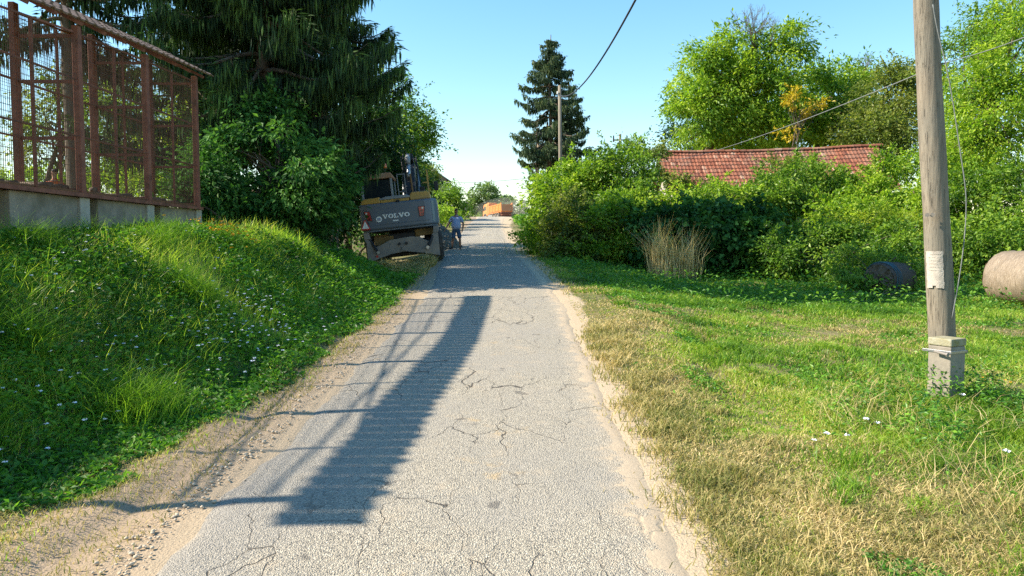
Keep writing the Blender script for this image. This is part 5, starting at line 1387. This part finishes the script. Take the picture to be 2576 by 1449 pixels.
# ------------------------------------------------------------------ gravel heap beside the man
def gravel_pile():
    cx, cy, Rr, H = -3.45, 34.8, 1.2, 1.35
    zb = gz(cx, cy)
    rg = np.random.default_rng(4)
    root = empty('gravel_pile', (cx, cy, zb), 'dark grey gravel heap on the verge between the excavator and the man', 'gravel heap')
    n = 70; g = np.linspace(-1.25, 1.25, n); X, Y = np.meshgrid(g, g, indexing='ij')
    r = np.hypot(X, Y); h = H * np.clip(1 - r, 0, 1) ** .8
    wx, wy = cx + X * Rr, cy + Y * Rr * 1.3
    z = ground(wx, wy, False) - .04 + h + .10 * fbm(wx * 3, wy * 3, 91) * (h > 0) + .05 * (vnoise(wx * 14, wy * 14, 92) - .5) * (h > 0)
    V = np.stack([wx, wy, z], -1).reshape(-1, 3)
    i = np.arange(n - 1)[:, None] * n; j = np.arange(n - 1)[None]
    F = np.stack([i + j, i + n + j, i + n + j + 1, i + j + 1], -1).reshape(-1, 4)
    MB().add(V, F).build('heap', M['gravel_dark'], root, base=(cx, cy, zb))
    mb = MB()
    for _ in range(900):
        q = V[rg.integers(len(V))]
        if q[2] < float(ground(q[0], q[1], False)) + .03: continue
        r = .02 + .05 * rg.random() ** 2
        mb.add(unit(rg.normal(size=(6, 3)) * .15 + np.array([(1, 0, 0), (-1, 0, 0), (0, 1, 0), (0, -1, 0), (0, 0, 1), (0, 0, -1)])) * r + q, np.array([(0, 2, 4), (2, 1, 4), (1, 3, 4), (3, 0, 4), (2, 0, 5), (1, 2, 5), (3, 1, 5), (0, 3, 5)]))
    tag(mb.build('stones', M['gravel_dark'], root, base=(cx, cy, zb)), kind='stuff')
gravel_pile()
pebbles(240, lambda y: -2.55 + abs(rng.normal()) * .42, lambda: rng.uniform(30.8, 35.5), lambda y: .02 + .05 * rng.random() ** 3, 'gravel_dark', 'spilled_gravel', 'dark gravel spilled on the road edge by the man')

#PART5

# ------------------------------------------------------------------ trees and shrubs, left side
def prof_near(H, Rm):
    return lambda t: Rm * min(1, 1.25 * (1 - t) ** .75)
SPR = 'old spruces along the left side of the road'
spruce('spruce_tree', 'huge dark spruce with drooping limbs, its trunk rising just beyond the corn crib', (-6.45, 20.3), 17, prof_near(17, 3.9), 11, z0=3.0, trunk_r=.19, per=6, strips=640, slen=.5, swid=.040, group=SPR, cones=.10, side=lambda an, z: .62 if (abs(math.cos(an)) < .5 and math.sin(an) < 0) else (.9 if math.cos(an) > .5 else 1))
spruce('spruce_tree', 'dark spruce behind the corn crib, its bare lower trunk seen through the wire', (-10.9, 19.2), 16, prof_near(16, 3.3), 12, z0=5.2, trunk_r=.17, strips=420, slen=.42, swid=.045, per=4, group=SPR)
spruce('spruce_tree', 'dark spruce behind the others, its limbs hanging nearest the road', (-6.3, 26.0), 17.5, prof_near(17, 3.9), 13, z0=6.6, trunk_r=.19, per=8, strips=460, slen=.5, swid=.045, group=SPR, cones=.06, side=lambda an, z: .74 if math.cos(an) > .3 else 1)
spruce('spruce_tree', 'spruce in the second row between the two nearest ones', (-9.6, 25.5), 16, prof_near(16, 3.4), 15, z0=4.5, strips=260, slen=.6, swid=.07, group=SPR)

plant('walnut_shrub', 'large leaved dark shrub under the huge spruce with pale hanging leaves', 'shrub', (-5.7, 17.6), [Bp(610, 430, 18, 95, 110, 1.3), Bp(740, 420, 17.2, 85, 95, 1.0), Bp(780, 460, 18.5, 72, 110, 1.3), Bp(700, 330, 18.6, 120, 70, 1.2), Bp(680, 520, 17.6, 150, 50, 1.0)], 190, .42, 26000, .125, 'leaf_walnut', 21, .07, stems=7, limbs=70, aspect=.5, droop=.55, gapy=.3)
plant('elder_shrub', 'dark leafy shrub at the far end of the corn crib', 'shrub', (-6.5, 16.2), [Bp(505, 450, 16.3, 45, 70, .6), Bp(560, 500, 16.6, 50, 60, .7), Bp(480, 490, 15.9, 25, 40, .3)], 60, .4, 8000, .11, 'leaf_walnut', 22, .05, stems=5, limbs=20, aspect=.45, droop=.5)
plant('dark_shrub', 'dense dark shrub in the shade left of the excavator', 'shrub', (-5.9, 23.5), [Bp(815, 560, 27.5, 50, 90, 1.0), Bp(765, 500, 22, 62, 100, 1.4), Bp(750, 560, 20.5, 80, 50, 1.0), Bp(840, 450, 28, 40, 50, 1.0)], 150, .6, 19000, .13, 'leaf_dark', 23, .07, stems=6, limbs=20)
plant('plum_tree', 'broad dark green fruit tree behind the excavator cab', 'tree', (-6.6, 31), [Bp(930, 400, 31, 100, 110, 1.9), Bp(880, 310, 30, 90, 90, 1.8), Bp(960, 470, 31, 70, 70, 1.4)], 170, .7, 21000, .15, 'leaf_dark', 24, .16)
plant('plum_tree', 'taller fruit tree with sparse twigs reaching towards the road above the boom', 'tree', (-5.6, 36), [Bp(1010, 360, 36, 75, 90, 1.7), Bp(1050, 330, 36.5, 45, 50, 1.0), Bp(985, 255, 35, 50, 60, 1.5), Bp(1020, 430, 36, 60, 50, 1.2), Bp(1075, 350, 36, 22, 30, .7)], 150, .62, 13500, .14, 'leaf_mid', 25, .15)
plant('dark_shrub', 'dark bush filling the gap behind the excavator boom', 'shrub', (-5.6, 32.0), [Bp(1000, 480, 33, 75, 70, 1.3), Bp(930, 540, 31, 60, 80, 1.2)], 80, .5, 9000, .13, 'leaf_dark', 26, .06, stems=5, limbs=10)
plant('pear_tree', 'small olive green tree beyond the boom against the sky', 'tree', (-6.9, 56), [Bp(1078, 432, 56, 22, 26, .9), Bp(1070, 460, 56, 25, 25, .9)], 45, .42, 2600, .16, 'leaf_olive', 27, .08, limbs=10)
plant('round_bush', 'rounded green bush left of the man, before the grey house', 'shrub', (-8.2, 62), [Bp(1125, 500, 62, 42, 36, 1.5), Bp(1150, 520, 61, 25, 28, 1.0)], 80, .55, 7000, .17, 'leaf_mid', 28, .07, stems=4, limbs=8)
plant('yellow_green_bush', 'low pale green bushes along the left verge behind the gravel', 'shrub', (-7.0, 52), [Bp(1105, 540, 52, 35, 22, .9), Bp(1135, 548, 55, 30, 16, .9), Bp(1085, 545, 46, 25, 25, .8)], 70, .4, 6000, .13, 'leaf_bright', 29, .04, stems=4, limbs=6)
BEH = 'trees in the distance behind the corn crib'
plant('field_maple', 'olive green tree seen through the middle of the crib', 'tree', (-13.5, 27), [Bp(330, 330, 27, 110, 120, 2.2), Bp(260, 420, 27, 100, 70, 1.8), Bp(420, 430, 26.5, 90, 70, 1.6)], 150, .65, 13500, .13, 'leaf_mid', 31, .13, group=BEH, gapy=.36)
plant('field_maple', 'olive green tree seen through the left bays of the crib', 'tree', (-18.5, 30), [Bp(110, 400, 30, 60, 75, 1.6), Bp(170, 300, 30, 80, 100, 2.0), Bp(230, 210, 30, 70, 80, 2.0)], 110, .6, 8500, .14, 'leaf_olive', 32, .13, group=BEH, gapy=.40)
plant('field_maple', 'sunlit bushy tree behind the far bay of the crib', 'tree', (-9.6, 23.2), [Bp(470, 400, 23.5, 60, 110, 1.3), Bp(400, 460, 23.5, 70, 60, 1.2)], 100, .5, 9500, .11, 'leaf_bright', 33, .10, group=BEH, gapy=.3)
plant('low_hedge', 'low bright hedge far behind the left end of the crib', 'shrub', (-22, 36), [Bp(60, 455, 36, 120, 28, 1.4), Bp(250, 455, 36, 100, 30, 1.4)], 80, .5, 8000, .15, 'leaf_bright', 34, .05, stems=5, limbs=6)

# ------------------------------------------------------------------ far spruces, far trees, house
def pf(t): return 3.3 * min(1, 1.55 * (1 - t) + .10)
FS = 'far spruces right of the road'
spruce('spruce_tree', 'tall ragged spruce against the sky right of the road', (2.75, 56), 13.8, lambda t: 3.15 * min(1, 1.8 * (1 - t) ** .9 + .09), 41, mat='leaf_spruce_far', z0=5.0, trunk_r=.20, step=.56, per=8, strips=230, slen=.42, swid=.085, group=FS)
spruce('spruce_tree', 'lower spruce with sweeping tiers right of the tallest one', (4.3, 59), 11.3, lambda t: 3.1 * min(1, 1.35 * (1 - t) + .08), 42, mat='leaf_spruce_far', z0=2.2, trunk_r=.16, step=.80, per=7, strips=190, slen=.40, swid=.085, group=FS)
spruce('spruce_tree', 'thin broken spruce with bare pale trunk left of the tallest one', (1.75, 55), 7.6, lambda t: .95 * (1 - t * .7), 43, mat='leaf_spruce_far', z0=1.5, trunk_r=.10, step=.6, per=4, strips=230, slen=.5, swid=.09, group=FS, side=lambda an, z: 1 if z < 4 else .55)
tb = MB()
for k, (dx, h) in enumerate(((-.5, 7.2), (.15, 7.6))):
    x0 = 2.35 + dx; z0 = gz(x0, 57); o = MB().tube([(x0, 57, z0 - .1), (x0 + .1, 57, z0 + h)], [.12, .07], 8).build('bare_trunk', M['bark_pale'], smooth=True)
    tag(o, ['leftmost bare pale trunk below the tall spruce', 'right bare pale trunk below the tall spruce'][k], 'tree trunk', FS)
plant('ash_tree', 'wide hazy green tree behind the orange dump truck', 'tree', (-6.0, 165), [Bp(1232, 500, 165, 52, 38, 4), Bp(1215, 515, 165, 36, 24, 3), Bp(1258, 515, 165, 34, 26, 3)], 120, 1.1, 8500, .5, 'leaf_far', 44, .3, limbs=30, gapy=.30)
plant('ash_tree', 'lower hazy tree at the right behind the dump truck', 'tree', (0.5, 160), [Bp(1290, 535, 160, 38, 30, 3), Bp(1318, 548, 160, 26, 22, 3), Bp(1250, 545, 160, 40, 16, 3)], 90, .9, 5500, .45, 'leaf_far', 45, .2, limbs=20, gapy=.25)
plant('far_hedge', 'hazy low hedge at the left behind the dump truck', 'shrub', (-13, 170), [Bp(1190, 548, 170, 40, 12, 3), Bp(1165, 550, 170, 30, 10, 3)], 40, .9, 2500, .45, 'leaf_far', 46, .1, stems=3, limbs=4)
def house(label, x, y, w, d, h, rise, wall, roofm, rz):
    zb = gz(x, y) - .2
    root = empty('house', (x, y, zb), label, 'house', rot=(0, 0, rz))
    MB().prism([(-w / 2, 0), (w / 2, 0), (w / 2, h), (0, h + rise), (-w / 2, h)], -d / 2, d / 2).build('wall', M[wall], root)
    for s in (-1, 1):
        MB().prism([(0, h + rise + .12), (s * (w / 2 + .4), h - rise * .8 / w + .02), (s * (w / 2 + .4), h - rise * .8 / w - .10), (0, h + rise)], -d / 2 - .35, d / 2 + .35).build('roof', M[roofm], root)
    for xx in (-w / 4, w / 4):
        f = MB().box(xx - .5, xx + .5, -d / 2 - .05, -d / 2 - .003, 1.2, 2.4).build('window', M['white'], root)
        MB().box(xx - .42, xx + .42, -d / 2 - .07, -d / 2 - .051, 1.28, 2.32).build('pane', M['glass'], f)
    MB().box(-.3, .1, d / 4, d / 4 + .4, h + rise * .6, h + rise + .8).build('chimney', M['plaster'], root)
house('grey house gable half hidden behind the round bush left of the road', -10.0, 78, 6.4, 8, 3.0, 2.0, 'plaster', 'roof_dark', R(8))
def ruin():
    p = at(1172, 520, 88); zb = gz(p[0], 88) - .2
    root = empty('brick_gatepost', (p[0], 88, zb), 'weathered brown masonry pier between the round bush and the dump truck', 'masonry pier')
    b = (p[0], 88, zb)
    zt = at(1172, 512, 88)[2]
    MB().box(p[0] - .40, p[0] + .20, 87.7, 88.3, zb, zt).build('pier', M['plaster'], root, base=b, bevel=.04)
    MB().box(p[0] - .46, p[0] + .26, 87.64, 88.36, zt + .003, zt + .14).build('coping', M['concrete'], root, base=b, bevel=.03)
ruin()

# ------------------------------------------------------------------ hedges and trees, right side
TH = 'bushes of the overgrown hedge on the right'
def bush(label, base, blobs, ncl, nl, leaf, mat, seed, clr=.5, name='hedge_bush', **k):
    return plant(name, label, 'shrub', base, blobs, ncl, clr, nl, leaf, mat, seed, .05, stems=k.pop('stems', 5), limbs=k.pop('limbs', 14), group=TH, **({'gapy': .14} | k))
bush('bright green locust bush nearest the road, below the far spruces', (2.0, 31.5), [Bp(1395, 500, 32, 55, 90, 1.5), Bp(1375, 590, 31, 38, 60, 1.1), Bp(1460, 470, 33, 60, 62, 1.5), Bp(1420, 570, 31, 50, 70, 1.3)], 170, 21000, .14, 'leaf_bright', 51, gapy=.15)
bush('yellowing bramble tangle at the road edge beside the green grass tuft', (3.2, 28.5), [Bp(1440, 560, 29, 55, 80, 1.2), Bp(1420, 640, 28, 55, 35, .9), Bp(1500, 610, 28, 60, 75, 1.3)], 150, 17000, .115, 'leaf_olive', 52, clr=.4)
bush('tall ivy covered mound left of the tiled barn', (4.6, 32), [Bp(1580, 445, 32.5, 70, 85, 1.8), Bp(1515, 470, 32, 60, 70, 1.5), Bp(1590, 510, 31, 50, 50, 1.5)], 170, 21000, .13, 'leaf_mid', 53)
bush('twiggy olive shrub on top, touching the left end of the barn roof', (6.0, 34), [Bp(1625, 375, 34, 40, 26, .8), Bp(1600, 385, 34, 28, 22, .8)], 50, 2600, .11, 'leaf_olive', 54, gapy=.3, clr=.35)
bush('pale green bushy growth in front of the ivy mound', (3.6, 27.3), [Bp(1530, 590, 28, 75, 75, 1.3), Bp(1560, 530, 29, 80, 50, 1.3), Bp(1500, 650, 27, 60, 40, .9)], 150, 19000, .115, 'leaf_bright', 55, clr=.4)
bush('dark large leaved vine block behind the dry reeds', (5.6, 26.4), [Bp(1680, 600, 26.8, 90, 85, 1.3), Bp(1790, 590, 26.8, 100, 85, 1.4), Bp(1890, 600, 26.6, 85, 75, 1.3)], 170, 20000, .17, 'leaf_walnut', 56, aspect=.85, droop=.6, clr=.42)
bush('sunlit hedge top in front of the barn eaves', (7.4, 30), [Bp(1700, 540, 30, 90, 45, 1.3), Bp(1820, 510, 30.5, 110, 42, 1.4), Bp(1760, 550, 29, 110, 45, 1.3)], 160, 21000, .13, 'leaf_bright', 57, clr=.42)
bush('rounded hedge mound covering the middle of the barn roof', (11.3, 32), [Bp(2000, 490, 32, 105, 75, 1.7), Bp(2060, 455, 32.5, 70, 45, 1.3), Bp(1930, 520, 31, 80, 60, 1.4)], 180, 23000, .13, 'leaf_mid', 58)
bush('trailing vine creeping over the lower left corner of the barn roof', (8.0, 36), [Bp(1700, 455, 36.6, 40, 20, .5), Bp(1740, 470, 36.4, 60, 16, .5)], 45, 3200, .12, 'leaf_olive', 90, clr=.32)
bush('small brownish shrub crowning the hedge mound before the barn', (11.0, 33.2), [Bp(1985, 420, 33.5, 50, 30, .8)], 40, 2200, .11, 'leaf_olive', 59, gapy=.25, clr=.35)
bush('bright yellow green bush at the right end of the barn', (14.6, 30), [Bp(2180, 500, 31, 90, 60, 1.5), Bp(2260, 460, 31.5, 70, 75, 1.6), Bp(2140, 560, 29, 110, 55, 1.5)], 170, 23000, .13, 'leaf_bright', 60)
bush('yellow flowering tall weeds left of the wooden pole', (13.0, 27), [Bp(2080, 600, 27, 130, 50, 1.2), Bp(2230, 590, 27, 100, 60, 1.2)], 150, 20000, .10, 'leaf_yellow', 61, clr=.36, aspect=.35)
bush('dark green weedy bush around the old bale', (10.2, 23.8), [Bp(2000, 660, 24.8, 110, 62, 1.1), Bp(2130, 668, 23.6, 80, 52, .9), Bp(2250, 650, 24.2, 80, 75, 1.1), Bp(2060, 610, 26, 120, 45, 1.0)], 190, 26000, .11, 'leaf_mid', 62, clr=.38)
bush('small tangle of weeds hanging over the old bale', (10.0, 21.6), [Bp(2150, 665, 21.8, 40, 40, .5), Bp(2175, 720, 21.2, 35, 28, .4), Bp(2290, 700, 21.2, 30, 45, .4), Bp(2165, 690, 20.7, 26, 30, .25), Bp(2240, 735, 20.6, 55, 14, .3), Bp(2225, 652, 21.6, 40, 14, .4)], 90, 9500, .075, 'leaf_mid', 63, clr=.3)
bush('dense green bush behind the right round bale', (17.2, 25), [Bp(2470, 540, 27, 95, 130, 1.8), Bp(2600, 540, 26, 100, 150, 1.8), Bp(2420, 640, 25, 55, 85, 1.1), Bp(2520, 610, 24.5, 90, 70, 1.2)], 250, 34000, .12, 'leaf_mid', 64)
bush('bright bush above the pole foot between hedge and right edge', (15.6, 28.5), [Bp(2400, 480, 29, 70, 110, 1.6), Bp(2330, 560, 28.5, 60, 90, 1.3), Bp(2480, 420, 29.5, 80, 80, 1.6)], 170, 21000, .125, 'leaf_bright', 65)
plant('locust_tree', 'tall airy yellow green tree at the right edge behind the pole', 'tree', (18.0, 29), [Bp(2470, 300, 29, 95, 120, 2.2), Bp(2570, 240, 29, 110, 190, 2.6), Bp(2450, 180, 29.5, 60, 70, 1.5), Bp(2560, 60, 30, 80, 90, 2.0), Bp(2420, 370, 29, 60, 80, 1.5)], 330, .55, 42000, .125, 'leaf_bright', 66, .16, aspect=.45, gapy=.18, limbs=50)
plant('locust_tree', 'thin top of a locust with bluish leaves against the sky at upper right', 'tree', (16.5, 32), [Bp(2440, 130, 32, 65, 70, 1.5), Bp(2500, 60, 32, 70, 60, 1.5), Bp(2580, 20, 32, 60, 60, 1.5)], 110, .6, 6500, .12, 'leaf_mid', 67, .12, aspect=.5, gapy=.42, limbs=40)

def dead_twigs(px0, py0, Y, spread, n, seed, hh=2.6):
    def f(root, base, rg):
        r2 = np.random.default_rng(seed); mb = MB()
        c = np.array(at(px0, py0, Y)); b0 = np.array(base)
        def br(p, d, L, r, dep):
            q = p + d * L; mid = (p + q) / 2 + r2.normal(size=3) * L * .07
            mb.tube([p - b0, mid - b0, q - b0], [r, r * .8, r * .62], 4, cap=False)
            if dep:
                for _ in range(3):
                    nd = unit(d + r2.normal(size=3) * .5 + np.array([0, 0, .12])); br(q, nd, L * (.55 + .3 * r2.random()), r * .6, dep - 1)
        for _ in range(n):
            d = unit(np.array([r2.normal() * spread, r2.normal() * .3, 1.0])); br(c, d, hh * .38 * (.7 + .5 * r2.random()), .055, 4)
        mb.build('dead_branches', M['bark'], root)
    return f
RB = 'locust trees behind the tiled barn'
plant('locust_tree', 'largest broad locust behind the barn with bare dead twigs on top', 'tree', (11.5, 51), [Bp(1830, 270, 50, 95, 100, 3.4), Bp(1900, 190, 50, 80, 70, 3), Bp(1745, 300, 49, 70, 60, 2.4), Bp(1960, 260, 50, 80, 90, 3), Bp(1770, 180, 50, 55, 60, 2.2), Bp(1850, 120, 50, 60, 35, 2), Bp(1990, 110, 50, 38, 42, 1.6), Bp(1900, 330, 50, 130, 45, 3), Bp(1700, 260, 50, 28, 40, 1.3)], 340, .85, 52000, .23, 'leaf_bright', 71, .34, aspect=.42, droop=.5, gapy=.2, limbs=80, group=RB, extra=dead_twigs(1905, 175, 49.5, .42, 5, 5, 3.4))
plant('locust_tree', 'second locust behind the right half of the barn', 'tree', (20.5, 53), [Bp(2080, 240, 53, 85, 75, 3), Bp(2150, 200, 53, 55, 55, 2.2), Bp(2110, 310, 52, 100, 60, 3), Bp(2010, 300, 52, 70, 70, 2.6)], 220, .8, 30000, .23, 'leaf_bright', 72, .28, aspect=.42, droop=.5, gapy=.26, limbs=50, group=RB, extra=dead_twigs(2170, 200, 52.5, .5, 2, 6, 2.2))
plant('young_locust', 'slim golden yellow sapling in front of the big locust', 'tree', (16.2, 45), [Bp(2005, 250, 45, 25, 25, .8), Bp(2045, 268, 45, 28, 16, .7), Bp(1985, 335, 45, 30, 18, .7), Bp(2015, 295, 45, 12, 35, .5)], 20, .32, 850, .17, 'leaf_gold', 73, .05, aspect=.45, limbs=20)
plant('hornbeam', 'dark olive hornbeam between the locusts and the wooden pole', 'tree', (21.5, 46), [Bp(2230, 260, 46, 65, 80, 2.2), Bp(2300, 230, 46, 55, 75, 2.2), Bp(2200, 350, 45, 80, 70, 2.2), Bp(2300, 370, 44, 70, 80, 2.2), Bp(2255, 190, 46, 30, 35, 1.5)], 260, .75, 34000, .16, 'leaf_olive', 74, .22, gapy=.18)
plant('field_tree', 'dark tree low behind the left part of the barn', 'tree', (9.5, 56), [Bp(1740, 350, 56, 80, 40, 2), Bp(1850, 370, 56, 90, 30, 2)], 90, .8, 9000, .2, 'leaf_dark', 75, .12, limbs=10)

# a fallen dry branch in front of the old bale
p_ = at(2215, 760, 20.2); b_ = np.array((p_[0], 20.2, gz(p_[0], 20.2) + .04)); r2 = np.random.default_rng(77); mb = MB()
for k in range(26):
    a = b_ + [r2.normal() * .7, r2.normal() * .18, .02]; d = np.array([r2.normal(), r2.normal() * .3, .25 * abs(r2.normal())]) * .35
    mb.tube([a, a + d * .5 + [0, 0, .05], a + d], [.008, .006, .003], 4)
tag(mb.build('brushwood', M['bark_pale']), 'dry brushwood lying in front of the old bale', kind='stuff')

# a tuft of green grass and the dry reeds
def tuft(name, label, c, rad, n, L, W, mat, tint, lean, wind=(0, 0), seed=1, cat='grass tuft'):
    rg = np.random.default_rng(seed); mb = MB()
    x = c[0] + rg.normal(size=n) * rad; y = c[1] + rg.normal(size=n) * rad * .6
    blades(mb, np.stack([x, y, ground(x, y) - .02], 1), L * (.5 + .6 * rg.random(n)), W, rg, np.clip(tint + rg.normal(size=n) * .15, 0, 1), lean, wind)
    return tag(mb.build(name, M[mat]), label, cat)
tuft('grass_tuft', 'arching green grass tuft at the foot of the bramble tangle', (at(1385, 640, 30)[0], 29.6), .40, 900, 1.15, .025, 'grass', .45, 1.0, seed=81)
RG = 'dry reeds in front of the dark vine block'
tuft('dry_reeds', 'left clump of tall bleached dry reeds leaning left', (at(1665, 690, 24.4)[0], 24.4), .22, 190, 2.0, .016, 'grass_dry', .7, .34, (-.10, 0), 82, 'dry reeds')['group'] = RG
tuft('dry_reeds', 'right clump of tall bleached dry reeds', (at(1722, 690, 24.6)[0], 24.6), .26, 170, 1.85, .016, 'grass_dry', .65, .34, (.03, 0), 83, 'dry reeds')['group'] = RG

# ------------------------------------------------------------------ the dust the truck raises
def volume(name, mb, col, dens, label, noisy=0):
    m = bpy.data.materials.new(name); m.use_nodes = True; nt = m.node_tree
    nt.nodes.remove(nt.nodes['Principled BSDF'])
    m.cycles.homogeneous_volume = True
    v = nt.nodes.new('ShaderNodeVolumePrincipled'); v.inputs['Color'].default_value = (*col, 1); v.inputs['Density'].default_value = dens
    v.inputs['Anisotropy'].default_value = .25
    nt.links.new(v.outputs[0], nt.nodes['Material Output'].inputs['Volume'])
    o = mb.build(name, m); return tag(o, label, kind='stuff')
def dust_cloud():
    # low drifting clouds of dust: soft lumps, closed and convex, nested so that the middle is thicker
    c = at(1285, 528, 154)
    for k, (dx, dy, dz, rx, ry, rz) in enumerate(((0, 0, 0, 7.5, 4.0, 2.6), (1.5, 1, .2, 5.0, 2.6, 1.8))):
        n, m = 20, 12; V = []
        for i in range(m + 1):
            a = math.pi * i / m
            for j in range(n):
                b = 2 * math.pi * j / n; w = 1 + .06 * math.sin(3 * b + 2 * a + k)
                V.append((c[0] + dx + rx * w * math.sin(a) * math.cos(b), c[1] + dy + ry * w * math.sin(a) * math.sin(b), c[2] + dz + rz * math.cos(a)))
        mb = MB().add(V, np.array([(i * n + j, (i + 1) * n + j, (i + 1) * n + (j + 1) % n, i * n + (j + 1) % n) for i in range(m) for j in range(n)]))
        volume('dust', mb, (.93, .84, .70), .035, 'pale brown dust hanging round the dump truck')
dust_cloud()
